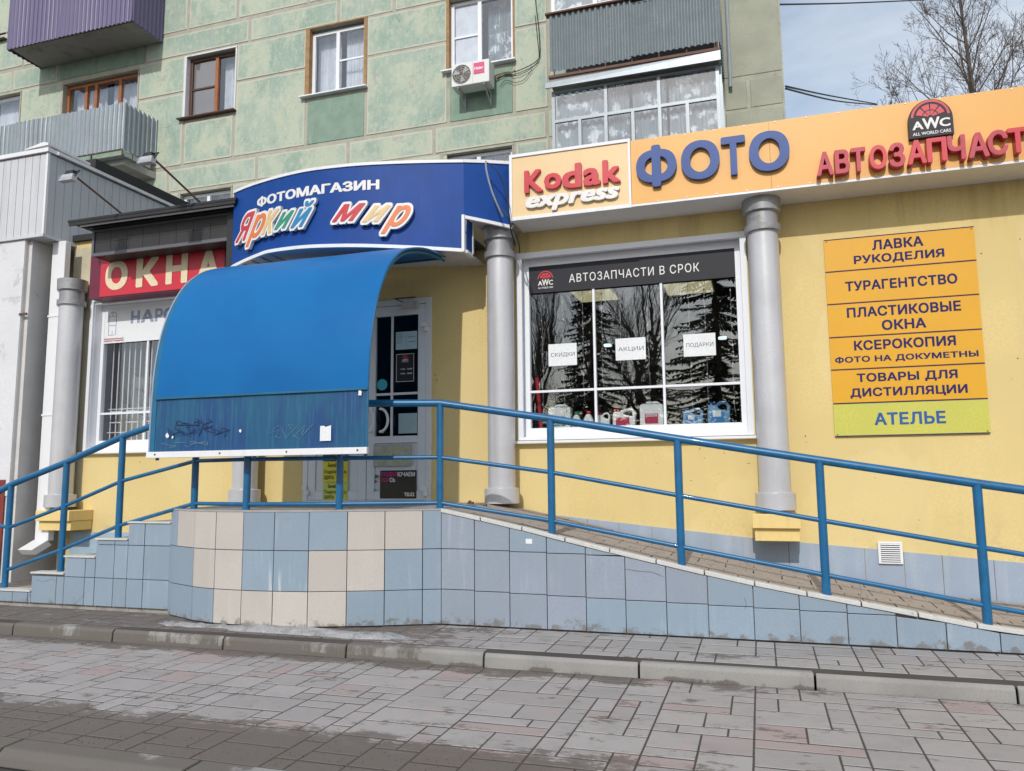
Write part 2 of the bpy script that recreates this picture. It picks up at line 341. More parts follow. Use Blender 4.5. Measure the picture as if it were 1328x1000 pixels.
def node_sum(nt, a, b2):
    m = node(nt, 'ShaderNodeMath'); m.operation = 'ADD'; nt.links.new(a, m.inputs[0]); nt.links.new(b2, m.inputs[1]); return m.outputs[0]
M['paver'] = paver_mat('road_paver', (.385,.36,.35), (.42,.30,.285), .20, 2.95, 4.88, True)
M['spaver'] = paver_mat('pavement_paver', (.375,.355,.345), (.40,.29,.275), .12, 4.9, 5.7, False)
def kerb_mat():
    m, nt, b = newmat('kerb_concrete'); base = (.31,.30,.285)
    c = mixc(nt, ramp(nt, noise(nt, 3, 5), .35, .7), base, dk(base, .8)); c = mixc(nt, ramp(nt, noise(nt, 130, 3, .6), .35, .7, 0, .3), c, dk(base, .55))
    x, y, z = posxyz(nt)[0], posxyz(nt)[1], posxyz(nt)[2]
    low = ramp(nt, z, .005, .03, .12, 0); lf = ramp(nt, x, -3.2, -1.2, .24, 0)
    f = mathn(nt, 'ADD', mathn(nt, 'ADD', noise(nt, 2.8, 9, .7, (1,1,.4)), low), lf)
    c = mixc(nt, ramp(nt, f, .63, .71, 0, .85), c, (.115,.10,.085))
    setc(nt, b, c); b.inputs['Roughness'].default_value = .9; bump(nt, b, noise(nt, 110, 5, .7), .6, .005); return m
M['kerb'] = kerb_mat()
def tile_mat(name, base, streaky=0.0):
    m, nt, b = newmat(name)
    oi = node(nt, 'ShaderNodeObjectInfo').outputs['Random']
    c = mixc(nt, oi, base, dk(base, .88))
    c = mixc(nt, ramp(nt, noise(nt, 170, 2, .5), .35, .68, 0, .5), c, dk(base, .74))
    c = mixc(nt, ramp(nt, noise(nt, 4, 6), .4, .75, 0, .35), c, dk(base, .8))
    s = mathn(nt, 'MULTIPLY', ramp(nt, noise(nt, 26, 5, .6, (1,1,.06)), .50, .72), ramp(nt, noise(nt, 1.6, 3), .5, .6, .10, 1.0))
    c = mixc(nt, mathn(nt, 'MULTIPLY', s, .16+streaky), c, (.66,.68,.70))
    z = posxyz(nt)[2]
    f = mathn(nt, 'ADD', noise(nt, 8, 7, .7), ramp(nt, z, .10, .22, .22, 0))
    c = mixc(nt, ramp(nt, f, .66, .76, 0, .7), c, (.15,.13,.11))
    setc(nt, b, c); b.inputs['Roughness'].default_value = .42; bump(nt, b, noise(nt, 60, 3), .08, .004); return m
M['tblue'] = tile_mat('blue_tile', (.285,.36,.44)); M['tstreak'] = tile_mat('streaked_blue_tile', (.285,.37,.455), .45)
M['tlav'] = tile_mat('grey_blue_tile', (.30,.345,.42)); M['tcream'] = tile_mat('cream_tile', (.56,.515,.475))
M['grout'] = pm('dark_grout', (.17,.155,.15), .95, .2, bmp=.3)

def canopy_top():
    m, nt, b = newmat('blue_polycarbonate')
    c = mixc(nt, ramp(nt, noise(nt, 1.5, 3), .35, .7), (.003,.132,.375), (.003,.115,.34))
    c = mixc(nt, ramp(nt, noise(nt, 30, 5, .7, (1,1,.2)), .66, .8, 0, .3), c, (.12,.30,.50))
    c = mixc(nt, ramp(nt, noise(nt, 5, 8, .7), .60, .72, 0, .25), c, (.02,.13,.30))
    setc(nt, b, c); b.inputs['Roughness'].default_value = .42; b.inputs['Specular IOR Level'].default_value = .22; bump(nt, b, noise(nt, 3, 2), .05, .01); return m
def canopy_low():
    m, nt, b = newmat('weathered_polycarbonate')
    c = mixc(nt, ramp(nt, noise(nt, 3.5, 4, .5, (1,1,.5)), .40, .62), (.007,.085,.185), (.005,.055,.18))
    s = ramp(nt, noise(nt, 42, 3, .6, (1,1,.05)), .48, .66, 0, .32); c = mixc(nt, s, c, (.03,.17,.26))
    c = mixc(nt, ramp(nt, noise(nt, 6, 9, .75, (1,1,.3)), .60, .72, 0, .6), c, (.045,.075,.115))
    c = mixc(nt, ramp(nt, noise(nt, 60, 8, .7, (1,1,.6)), .70, .76, 0, .6), c, (.36,.42,.46))
    setc(nt, b, c); b.inputs['Roughness'].default_value = .5; bump(nt, b, noise(nt, 60, 3, .5, (1,1,.04)), .25, .006); return m
M['can1'] = canopy_top(); M['can2'] = canopy_low()
M['canedge'] = pm('teal_edge', (.01,.14,.27), .35, .3, 6, bmp=.05)
M['scratch'] = pm('pale_scratch', (.16,.27,.36), .6, bmp=0); M['marker'] = pm('dark_marker', (.008,.03,.12), .6, bmp=0)
def lace_mat():
    m, nt, b = newmat('lace_curtain')
    v = node(nt, 'ShaderNodeTexVoronoi'); v.inputs['Scale'].default_value = 6; v.feature = 'SMOOTH_F1'
    g = node(nt, 'ShaderNodeNewGeometry'); nt.links.new(g.outputs['Position'], v.inputs['Vector'])
    f = mathn(nt, 'ADD', mathn(nt, 'MULTIPLY', v.outputs['Distance'], .8), mathn(nt, 'MULTIPLY', noise(nt, 22, 5, .7), .7))
    c = mixc(nt, ramp(nt, f, .53, .66), (.82,.86,.88), (.22,.27,.30))
    c = mixc(nt, ramp(nt, noise(nt, 9, 3, .5, (1,1,.05)), .40, .65, 0, .45), c, (.36,.42,.45))
    setc(nt, b, c); b.inputs['Roughness'].default_value = .9; return m
M['lace'] = lace_mat()

# ------------------------------------------------------------------ text
FONT_CACHE = {}; NL = {}
from mathutils.geometry import tessellate_polygon
def uncross(p):
    n = len(p); cuts = {i: [] for i in range(n)}; pid = 0
    for i in range(n):
        ax, ay = p[i]; bx, by = p[(i+1) % n]
        for j in range(i+2, n):
            if i == 0 and j == n-1: continue
            cx, cy = p[j]; dx, dy = p[(j+1) % n]
            if max(ax,bx) < min(cx,dx) or max(cx,dx) < min(ax,bx) or max(ay,by) < min(cy,dy) or max(cy,dy) < min(ay,by): continue
            den = (bx-ax)*(dy-cy)-(by-ay)*(dx-cx)
            if abs(den) < 1e-12: continue
            t = ((cx-ax)*(dy-cy)-(cy-ay)*(dx-cx))/den; u = ((cx-ax)*(by-ay)-(cy-ay)*(bx-ax))/den
            if 1e-6 < t < 1-1e-6 and 1e-6 < u < 1-1e-6:
                q = (ax+t*(bx-ax), ay+t*(by-ay)); pid += 1; cuts[i].append((t, q, pid)); cuts[j].append((u, q, pid))
    if not pid: return [p]
    seq = []
    for i in range(n):
        seq.append((p[i], 0)); seq += [(q, k) for t, q, k in sorted(cuts[i])]
    out = []; st = []
    for pt, k in seq:
        if k and any(x[1] == k for x in st):
            m = next(x for x in range(len(st)) if st[x][1] == k); loop = [x[0] for x in st[m:]]; st = st[:m+1]
            if len(loop) > 2 and abs(area2(loop)) > 2e-5: out.append(loop)
        else: st.append((pt, k))
    loop = [x[0] for x in st]
    if len(loop) > 2 and abs(area2(loop)) > 2e-5: out.append(loop)
    return out
def glyph_contours(s_, shear, spacing):
    cu = bpy.data.curves.new('tmp', 'FONT'); cu.body = s_; cu.size = 1; cu.shear = shear; cu.space_character = spacing; cu.resolution_u = 3
    cu.dimensions = '2D'; cu.fill_mode = 'NONE'
    o = bpy.data.objects.new('tmp', cu); C.objects.link(o); dg = bpy.context.evaluated_depsgraph_get(); dg.update()
    me = bpy.data.meshes.new_from_object(o.evaluated_get(dg)); C.objects.unlink(o); bpy.data.objects.remove(o)
    co = [(v.co.x, v.co.y) for v in me.vertices]; nb = {}
    for e in me.edges:
        a, b = e.vertices; nb.setdefault(a, []).append(b); nb.setdefault(b, []).append(a)
    seen = set(); out = []
    for st in sorted(nb):
        if st in seen: continue
        loop = [st]; seen.add(st); cur = st; first = (st+1) if (st+1) in nb[st] else nb[st][0]
        nxt = first
        while nxt is not None and nxt not in seen:
            loop.append(nxt); seen.add(nxt); cur = nxt; c = [q for q in nb[cur] if q not in seen]; nxt = c[0] if c else None
        pts = [co[i] for i in loop]
        if len(pts) > 1 and math.dist(pts[0], pts[-1]) < 1e-6: pts.pop()
        if len(pts) > 2: out += uncross(pts)
    bpy.data.meshes.remove(me); return out
def area2(p): return sum(p[i][0]*p[(i+1)%len(p)][1]-p[(i+1)%len(p)][0]*p[i][1] for i in range(len(p)))/2
def inside(pt, p):
    x, y = pt; c = False
    for i in range(len(p)):
        (x1, y1), (x2, y2) = p[i], p[i-1]
        if (y1 > y) != (y2 > y) and x < (x2-x1)*(y-y1)/(y2-y1)+x1: c = not c
    return c
def text_geo(s_, bold=0.0, shear=0.0, spacing=1.0):
    key = (s_, bold, shear, spacing)
    if key in FONT_CACHE: return FONT_CACHE[key]
    cs = glyph_contours(s_, shear, spacing); big = max(cs, key=lambda p: abs(area2(p))); sg = 1 if area2(big) > 0 else -1
    outs = [p for p in cs if area2(p)*sg > 0]; hls = {i: [] for i in range(len(outs))}
    for h in cs:
        if area2(h)*sg > 0: continue
        c_ = [(abs(area2(p)), i) for i, p in enumerate(outs) if sum(inside(q, p) for q in h[::max(1, len(h)//7)]) >= max(1, len(h[::max(1, len(h)//7)])-2)]
        if c_: hls[min(c_)[1]].append(h)
    vs, fs, la = [], [], []
    for i, p in enumerate(outs):
        loops = [p if area2(p) > 0 else p[::-1]] + [h if area2(h) < 0 else h[::-1] for h in hls[i]]
        n = len(vs); fl_ = [q for l_ in loops for q in l_]; tri = tessellate_polygon([[Vector((x, y, 0)) for x, y in l_] for l_ in loops])
        vs += fl_; la += [i % 2]*len(fl_)
        for t in tri:
            a, b, c = [fl_[k] for k in t]
            cr_ = (b[0]-a[0])*(c[1]-a[1])-(b[1]-a[1])*(c[0]-a[0])
            if abs(cr_) > 1e-10: fs.append(tuple(n+k for k in (t if cr_ > 0 else t[::-1])))
    if bold > .004:
        n = len(vs); V = []; F = []; k = 0; A = []; lay_ = 2 if bold > .045 else 1
        for i in range(-lay_, lay_+1):
            for j in range(-lay_, lay_+1):
                if (i or j) and max(abs(i), abs(j)) < lay_: continue
                q = .8 if (abs(i) == lay_ and abs(j) == lay_) else 1
                V += [(x+q*i*bold/lay_, y+q*j*bold/lay_*.8) for x, y in vs]; F += [tuple(a+k*n for a in f) for f in fs]; A += [2*k+l_ for l_ in la]; k += 1
        vs, fs, la = V, F, A
    NL[id(vs)] = la; FONT_CACHE[key] = (vs, fs); return vs, fs
def bbox2(vs): xs = [v[0] for v in vs]; ys = [v[1] for v in vs]; return min(xs), max(xs), min(ys), max(ys)
def text(name, s, mat, parent, x0, x1, z0, z1, place, depth=.003, bold=.02, shear=0.0, spacing=1.0, ref=None, **k):
    """letters of s fitted to x0..x1, z0..z1 of a surface; place(u, v, d) gives the 3-D point at depth d in front of it"""
    vs, fs = text_geo(s, bold, shear, spacing); a, b, c, d = bbox2(vs)
    if ref: _, _, c, d = bbox2(text_geo(ref, bold, shear, spacing)[0])
    U = [(x0+(x-a)/(b-a)*(x1-x0), z0+(y-c)/(d-c)*(z1-z0)) for x, y in vs]
    return extr(name, U, fs, mat, parent, place, depth, nl=NL.get(id(vs)), **k)
def extr(name, U, fs, mat, parent, place, depth, back=0.0, nl=None, **k):
    mb = MB(); n = len(U)
    mb.v = [place(u, v, depth+(nl[i]*.0001 if nl else 0)) for i, (u, v) in enumerate(U)] + [place(u, v, back) for u, v in U]
    cnt = {}
    for f in fs:
        for i in range(len(f)):
            e = (f[i], f[(i+1) % len(f)]); cnt[e] = 1
    mb.f = [tuple(f) for f in fs]
    for (i, j) in cnt:
        if (j, i) not in cnt: mb.f.append((i, i+n, j+n, j))
    return mb.build(name, mat, parent, normals=False, **k)
def flat(Y): return lambda u, v, d: (u, Y-d, v)
def letters(word, spans, z0f, z1f, mat, parent, place, depth, bold, shear=0.0, name='letter', mats=None, **k):
    for i, (ch, (x0, x1)) in enumerate(zip(word, spans)):
        text(name, ch, (mats[i] if mats else mat), parent, x0, x1, z0f(i), z1f(i), place, depth, bold, shear, **k)

# ================================================================== SETTING: ground
ROAD = -1.21; WALK0 = -1.12; WALK1 = -1.09
box('street_ground', M['asphalt'], None, -220, 220, -220, 300, ROAD-.5, ROAD-.06, kind='structure')
road = box('road_paving', M['bedding'], None, -14, 9, 2.96, 4.862, ROAD-.055, ROAD-.002, kind='structure')
walk = MB().prism([(-14,4.9,WALK0-.002),(-14,7.6,WALK1-.002),(-14,7.6,ROAD-.05),(-14,4.9,ROAD-.05)], (23,0,0)).build('pavement', M['bedding'], None, kind='structure')
def pack(X0, X1, Y0, Y1, seed, U=.118):
    rnd = random.Random(seed); out = []
    n = int((X1-X0)/(4*U))+1; rows = int((Y1-Y0)/U)+1
    for sidx in range(n):
        grid = set(); sh = 0
        for r in range(rows):
            for c in range(4):
                if (c, r) in grid: continue
                ch = [(2,2),(2,2),(3,2),(3,2),(2,1),(3,1),(4,1),(2,2),(1,2),(2,1),(4,2),(1,1),(2,2)]; rnd.shuffle(ch)
                for (a, b) in ch + [(1,1)]:
                    if c+a <= 4 and r+b <= rows and all((c+i, r+j) not in grid for i in range(a) for j in range(b)): break
                for i in range(a):
                    for j in range(b): grid.add((c+i, r+j))
                x = X0+(sidx*4+c)*U; y = Y0+r*U
                out.append((x, min(x+a*U, X1), y, min(y+b*U, Y1)))
    return [o for o in out if o[1]-o[0] > .03 and o[3]-o[2] > .03]
PM = {}
def paver_mesh(wd, dp, th, mat):
    key = (round(wd,3), round(dp,3), mat.name)
    if key in PM: return PM[key]
    mb = MB(); b = .002
    x, y = wd/2-.0046, dp/2-.0082
    mb.v = [(-x,-y,-th),(x,-y,-th),(x,y,-th),(-x,y,-th),(-x,-y,-b),(x,-y,-b),(x,y,-b),(-x,y,-b),(-x+b,-y+b,0),(x-b,-y+b,0),(x-b,y-b,0),(-x+b,y-b,0)]
    mb.f = [(0,1,5,4),(1,2,6,5),(2,3,7,6),(3,0,4,7),(4,5,9,8),(5,6,10,9),(6,7,11,10),(7,4,8,11),(8,9,10,11)]
    me = mb.mesh('paver', Vector((0,0,0))); me.materials.append(mat); PM[key] = me; return me
def in_view(x, y, z, m=30):
    p = Vector((x, y, z)); d = p.dot(_f)
    if d < .2: return False
    px = 664+FPX*p.dot(_r)/d; py = 500-FPX*p.dot(_u)/d
    return -m < px < 1328+m and -m < py < 1000+m
def lay(parent, items, zf, mat, limit, name='paver', sname='far_pavers'):
    vis = [i for i in items if in_view((i[0]+i[1])/2, (i[2]+i[3])/2, zf((i[2]+i[3])/2))]
    def size(i):
        x, y = (i[0]+i[1])/2, (i[2]+i[3])/2; return -(i[1]-i[0])*(i[3]-i[2])/(y*y+x*x)**1.5
    vis.sort(key=size); first = set(vis[:limit]); rest = MB(); rr = random.Random(3)
    for i in items:
        x, y = (i[0]+i[1])/2, (i[2]+i[3])/2; z = zf(y) + rr.uniform(-.0004,.0014)
        me = paver_mesh(i[1]-i[0], i[3]-i[2], .03, mat)
        if i in first:
            o = put(name, me, parent, Vector((x, y, z))); o.rotation_euler = (rr.uniform(-.004,.004), rr.uniform(-.004,.004), rr.uniform(-.008,.008))
        else:
            n = len(rest.v); rest.v += [(v.co.x+x, v.co.y+y, v.co.z+z) for v in me.vertices]; rest.f += [tuple(n+k for k in p.vertices) for p in me.polygons]
    if rest.v: rest.build(sname, mat, parent, kind='stuff', normals=False)
lay(road, pack(-9.05, 4.0, 2.965, 4.855, 11), lambda y: ROAD, M['paver'], 300)
zw = lambda y: WALK0 + (y-4.9)/(2.6)*(WALK1-WALK0)*1.0
lay(walk, pack(-9.4, 4.0, 4.985, 5.64, 5), zw, M['spaver'], 300)
lay(walk, pack(-12, -6.75, 5.66, 7.55, 6), zw, M['spaver'], 0)
# kerb stones, one metre each, joint positions from the picture
kerb = box('kerb_bed', M['bedding'], None, -14, 9, 4.90, 4.97, ROAD-.06, WALK0-.02, kind='structure')
jx = [onY(628, 860, 4.885)[0] + k*1.0 for k in range(-8, 6)]
for i, x in enumerate(jx):
    dz = random.uniform(-.006,.004)
    MB().prism([(x+.006,4.862,ROAD-.05),(x+.006,4.872,WALK0-.018+dz),(x+.006,4.89,WALK0+dz),(x+.006,4.978,WALK0+dz),(x+.006,4.978,ROAD-.05)], (.988,0,0)).build('kerb_stone', M['kerb'], kerb, bevel=.006)
kerb2 = box('near_kerb_bed', M['bedding'], None, -14, 9, 2.80, 2.90, ROAD-.06, ROAD-.02, kind='structure')
x0 = onZ(262, 984, ROAD+.02)[0]
for k in range(-8, 6):
    x = x0 + k*1.0
    MB().prism([(x+.007,2.77,ROAD-.055),(x+.007,2.785,ROAD-.012),(x+.007,2.82,ROAD+.012),(x+.007,2.93,ROAD+.016),(x+.007,2.95,ROAD-.05)], (.986,0,0)).build('kerb_stone', M['kerb'], kerb2, bevel=.008)
# gravel and sand swept against the near kerb and the pavement kerb
mb = MB(); rr = random.Random(9)
for i in range(1500):
    if rr.random() < .55: x, y, z = rr.uniform(-5,-.9), 2.98+abs(rr.gauss(0,.22)), ROAD
    else: x, y, z = rr.uniform(-6.5,2.5), 4.855-abs(rr.gauss(0,.05)), ROAD
    r = rr.uniform(.0015,.004); n = len(mb.v)
    mb.v += [(x-r,y-r,z),(x+r,y-r*.6,z),(x+r*.2,y+r,z),(x,y,z+r*1.2)]; mb.f += [(n,n+1,n+3),(n+1,n+2,n+3),(n+2,n,n+3)]
mb.build('grit', M['bedding'], None, kind='stuff', normals=False)
# dirty ice left at the foot of the landing
def ice(x0, x1, y0, y1, seed, h=.035):
    rr = random.Random(seed); mb = MB(); nx, ny = 40, 9; a = [rr.uniform(0,6.3) for _ in range(8)]
    for i in range(nx+1):
        for j in range(ny+1):
            t = i/nx; s = j/ny
            wv = .22*math.sin(7*t+a[0])+.18*math.sin(17*t+a[1])+.1*math.sin(31*t+a[2])
            hh = h*(1-abs(2*s-1)**2.2)*max(0,1-abs(2*t-1)**4) + .008*math.sin(23*t+9*s+a[3])*math.sin(11*s+a[4])-.006
            mb.v.append((x0+(x1-x0)*t, y0+(y1-y0)*s*(1+.35*wv)+wv*.04, zw(y0)+hh))
    for i in range(nx):
        for j in range(ny): n = i*(ny+1)+j; mb.f.append((n, n+ny+1, n+ny+2, n+1))
    return mb.build('ice_patch', M['ice'], None, smooth=True, kind='stuff')
ice(-4.05, -2.35, 5.03, 5.26, 2); ice(-4.6, -3.9, 5.08, 5.24, 4, .022)

# ================================================================== LANDING, RAMP, STEPS
LT = -.235                                           # top of the landing
OUT = [(-4.79,5.50),(-4.70,5.44),(-4.52,5.36),(-4.36,5.29),(-4.18,5.24),(-3.98,5.22),(-3.72,5.215),(-3.3,5.27),(-2.85,5.435),(-2.378,5.650)]
def hit(outline, px, py):
    d = ray(px, py); best = None
    for (ax, ay), (bx, by) in zip(outline, outline[1:]):
        ex, ey = bx-ax, by-ay; den = d.x*ey - d.y*ex
        if abs(den) < 1e-9: continue
        t = (ax*ey - ay*ex)/den
        k = (t*d.x-ax)/ex if abs(ex) > abs(ey) else (t*d.y-ay)/ey
        if -1e-6 <= k <= 1.000001 and t > 0 and (best is None or t < best[0]): best = (t, k, (ax+k*ex, ay+k*ey, t*d.z))
    return best[2] if best else None
def arc_of(outline, p):
    s = 0; best = (9e9, 0)
    for (ax, ay), (bx, by) in zip(outline, outline[1:]):
        l = math.hypot(bx-ax, by-ay); k = max(0, min(1, ((p[0]-ax)*(bx-ax)+(p[1]-ay)*(by-ay))/l/l))
        dd = math.hypot(ax+k*(bx-ax)-p[0], ay+k*(by-ay)-p[1])
        if dd < best[0]: best = (dd, s+k*l)
        s += l
    return best[1]
def at_arc(outline, s):
    for (ax, ay), (bx, by) in zip(outline, outline[1:]):
        l = math.hypot(bx-ax, by-ay)
        if s <= l+1e-9 or (bx, by) == outline[-1]: k = s/l; return (ax+k*(bx-ax), ay+k*(by-ay), (bx-ax)/l, (by-ay)/l)
        s -= l
landing = thing('entrance_landing', 'curved entrance landing faced with blue and cream tiles below the shop door', 'landing', (-3.6, 6.2, -1.1))
core = MB().prism([(x, y+.012, -1.12) for x, y in OUT] + [(-2.38,7.05,-1.12),(-4.79,7.05,-1.12)], (0,0,LT-.014+1.12)).build('core', M['grout'], landing)
MB().prism([(x, y-.012, LT-.012) for x, y in OUT] + [(-2.38,7.04,LT-.012),(-4.79,7.04,LT-.012)], (0,0,.014)).build('landing_top', M['tiletop'], landing)
def wall_tile(outline, s0, s1, z0, z1, mat, parent, proud=.0, zt0=None, zt1=None):
    g = .0028; s0 += g; s1 -= g; z0 += g; z1 -= g
    pts = [s0]; acc = 0
    for (ax, ay), (bx, by) in zip(outline, outline[1:]):
        acc += math.hypot(bx-ax, by-ay)
        if s0+.005 < acc < s1-.005: pts.append(acc)
    pts.append(s1); mb = MB()
    P = [at_arc(outline, s) for s in pts]; th = .012+proud
    n = len(P)
    tz = [z1 if zt0 is None else zt0+(zt1-zt0)*(s-s0)/(s1-s0)-g for s in pts]
    for dd in (0, 1):
        for i, (x, y, tx, ty) in enumerate(P):
            nx, ny = ty, -tx; o = th if dd == 0 else -.01
            mb.v += [(x+nx*o, y+ny*o, z0), (x+nx*o, y+ny*o, tz[i])]
    for i in range(n-1):
        a = 2*i; b = 2*n+2*i
        mb.f += [(a,a+2,a+3,a+1),(b,b+1,b+3,b+2),(a,b,b+2,a+2),(a+1,a+3,b+3,b+1)]
    mb.f += [(0,1,2*n+1,2*n),(2*n-2,4*n-2,4*n-1,2*n-1)]
    return mb.build('tile', mat, parent, bevel=.0018)
rows = [(-1.105,-.845),(-.845,-.54),(-.54,LT-.012)]
JX = [224.5,253,280.5,316,356,401,450.5,499,548,571]
cols = {2: [None,'c','c','b','b','b','c','c','b'], 1: ['b','c','c','s','s','c','c','b','b'], 0: ['b','b','c','c','c','c','b','b','b']}
A = [0.0]+[arc_of(OUT, hit(OUT, x, 712)) for x in JX[1:-1]]+[sum(math.hypot(b[0]-a[0], b[1]-a[1]) for a, b in zip(OUT, OUT[1:]))]
md = {'b': M['tblue'], 'c': M['tcream'], 's': M['tstreak'], 'l': M['tlav']}
for r, (z0, z1) in enumerate(rows):
    for i in range(9):
        if cols[r][i] is None:
            mid = A[0]+(A[1]-A[0])*.36
            wall_tile(OUT, A[0], mid, z0, z1, md['b'], landing); wall_tile(OUT, mid, A[1], z0, z1, md['c'], landing); continue
        wall_tile(OUT, A[i], A[i+1], z0, z1, md[cols[r][i]], landing, random.uniform(-.001,.002))
# ramp
RY = 5.65
rampz = [(-2.38,LT),(-1.82,-.345),(-1.24,-.480),(-.49,-.640),(.03,-.740),(1.06,-.905),(1.35,-.955),(2.6,-1.06),(3.4,-1.09)]
def rz(x):
    for (a, za), (b, zb) in zip(rampz, rampz[1:]):
        if x <= b: return za+(zb-za)*(x-a)/(b-a)
    return rampz[-1][1]
ramp_t = thing('wheelchair_ramp', 'sloping ramp along the yellow wall with a grey blue tiled side and brick surface', 'ramp', (0.2, 6.3, -1.1))
MB().prism([(x, RY+.012, z-.03) for x, z in rampz] + [(3.4,RY+.012,-1.15),(-2.38,RY+.012,-1.15)], (0,1.385,0)).build('core', M['grout'], ramp_t)
rxs = [571.6,616,661.6,709.6,760,811,863.5,917,975.5,1034.5,1095.5,1158,1221.5,1290]
RX = [onY(px, 745, RY)[0] for px in rxs]; RX[0] = -2.375
while RX[-1] < 3.0: RX.append(RX[-1]+.30)
RO = [(-2.38, RY), (3.4, RY)]
rows_r = [(-1.105,-.845),(-.845,-.54),(-.54,-.2)]
for i in range(len(RX)-1):
    a, b = RX[i], RX[i+1]
    for r, (z0, z1) in enumerate(rows_r):
        lo = z0 - (.006*i if r else 0); hi = z1-(.006*i if r < 2 else 0)
        ta, tb = rz(a)-.028, rz(b)-.028
        if min(ta, tb) <= lo+.02: 
            if max(ta,tb) > lo+.03:
                wall_tile(RO, a+2.38, b+2.38, lo, hi, md['b'], ramp_t, 0, max(ta,lo+.012), max(tb,lo+.012))
            continue
        m = 'l' if (i < 3 or (r < 2 and i < 7)) else 'b'
        if i in (4,5) and r == 0: m = 's'
        if i in (2,3,5,6) and r == 2: m = 'b'
        if i in (6,7) and r == 0: m = 's'
        if max(ta, tb) < hi+.02: wall_tile(RO, a+2.38, b+2.38, lo, hi, md[m], ramp_t, random.uniform(-.001,.002), min(ta, hi+.02), tb)
        elif min(ta,tb) < hi: wall_tile(RO, a+2.38, b+2.38, lo, hi, md[m], ramp_t, 0, min(ta,hi), min(tb,hi))
        else: wall_tile(RO, a+2.38, b+2.38, lo, hi, md[m], ramp_t, random.uniform(-.001,.002))
# pale edging strips along the ramp edge
xs = [-2.38+.33*k for k in range(18)]
for a, b in zip(xs, xs[1:]):
    MB().prism([(a+.004,RY-.022,rz(a)-.026),(b-.004,RY-.022,rz(b)-.026),(b-.004,RY-.022,rz(b)+.004),(a+.004,RY-.022,rz(a)+.004)], (0,.075,0)).build('edging_tile', M['stone_white'], ramp_t, bevel=.004)
mb = MB(); rr = random.Random(4)
y = RY+.058
while y < 7.0:
    x = -2.38 + rr.choice((0,.1))
    while x < 3.3:
        x2 = x+.197; z0, z1 = rz(x), rz(x2); dz = rr.uniform(-.003,.002)
        mb.prism([(x+.003,y+.003,z0-.02+dz),(x2-.003,y+.003,z1-.02+dz),(x2-.003,y+.003,z1+dz),(x+.003,y+.003,z0+dz)], (0,.094,0)); x = x2+.003
    y += .1
mb.build('ramp_bricks', M['rampstone'], ramp_t, kind='stuff', normals=False)
# steps on the left
stairs = thing('entrance_steps', 'five stone steps with a blue tiled side climbing to the landing', 'steps', (-5.6, 6.2, -1.1))
SY = 5.5
st = [(-5.238,-4.792,-.356),(-5.585,-5.238,-.503),(-5.925,-5.585,-.660),(-6.30,-5.925,-.812),(-6.72,-6.30,-.975)]
for (a, b, z) in st:
    box('step', M['stepstone'], stairs, a, b+.02, SY+.014, 7.04, -1.13, z, bevel=.008)
    box('tread_edge', M['stone_white'], stairs, a-.012, b-.003, SY-.022, SY+.10, z-.006, z+.010, bevel=.003)
SO = [(-7.2, SY), (-4.792, SY)]
jb = [onY(px, 770, SY)[0] for px in (17.6,37.4,73.5,110,147,185.6)]
jb = [-6.72]+[x for x in jb if x > -6.72]+[-4.792]
lv = [-1.075,-.835,-.55,-.34]
for r in range(3):
    for a, b in zip(jb, jb[1:]):
        seg = sorted({a, b} | {s[0] for s in st if a+.02 < s[0] < b-.02})
        for p, q in zip(seg, seg[1:]):
            m = (p+q)/2; top = next((s[2] for s in st if s[0] <= m <= s[1]+.003), None)
            if top is None or top-.008 <= lv[r]+.02: continue
            wall_tile(SO, p+7.2, q+7.2, lv[r], min(lv[r+1], top-.008) if r < 2 else top-.008, M['tblue'], stairs, random.uniform(-.001,.001))

def crack(parent, pts, Y):
    q = [(onY(x, y, Y)[0], Y, onY(x, y, Y)[1]) for x, y in pts]; mb = MB().tube(q, .0016, 4, False); mb.v = [(v[0], Y+(v[1]-Y)*.3, v[2]) for v in mb.v]
    mb.build('crack', M['grout'], parent, normals=False)
SC = SY-.0135; RC = RY-.0135
for p in ([(30,786),(34,776),(40,770)],[(92,793),(97,783),(106,775),(110,768)],[(47,752),(56,755),(66,751),(72,753)],[(98,790),(96,786)]): crack(stairs, p, SC)
for p in ([(811,738),(830,741),(846,742),(860,748)],[(967,742),(969,733),(966,722)],[(1116,775),(1117,765),(1114,756)],[(1128,782),(1124,771)],[(966,790),(968,782),(965,776)]): crack(ramp_t, p, RC)
# ================================================================== HANDRAIL
def rail_run(t, pts, r): MB().tube(pts, r, 14).build('rail', M['blue'], t, smooth=True)
rail = thing('handrail', 'blue painted pipe handrail with posts running down the steps and the ramp', 'handrail', (-2.4, 5.66, -1.1))
def onout(px, inset=.07):
    p = hit(OUT, px, 656); s = arc_of(OUT, p); x, y, tx, ty = at_arc(OUT, s); return (x - ty*inset, y + tx*inset)
posts = []
for px_, z0, z1 in ((10,-.975,-.02),(81,-.80,.18),(153,-.495,.40)):
    x = onY(px_, 700, 5.57)[0]; posts.append((x, 5.57, z0-.01, z1))
pl = [onout(241), onout(312), onout(438)]
posts += [(x, y, LT, .595) for x, y in pl]
posts.append((-2.405, 5.685, LT, .595))
rp = [(716,.442),(882,.267),(1071,.098),(1281,-.065)]
RXp = [-1.50,-.558,.385,1.321]
posts += [(x, 5.685, rz(x)-.01, z) for x, (_, z) in zip(RXp, rp)]
posts.append((2.26, 5.685, rz(2.26), -.22))
for x, y, z0, z1 in posts: MB().tube([(x,y,z0-.02),(x,y,z1)], .0285, 14).build('post', M['blue'], rail, smooth=True)
for x, y, z0, z1 in posts: MB().lathe([(.05,z0),(.05,z0+.006)], x, y, 14).build('foot_plate', M['blue'], rail)
top = [(x, y, z1) for x, y, z0, z1 in posts]
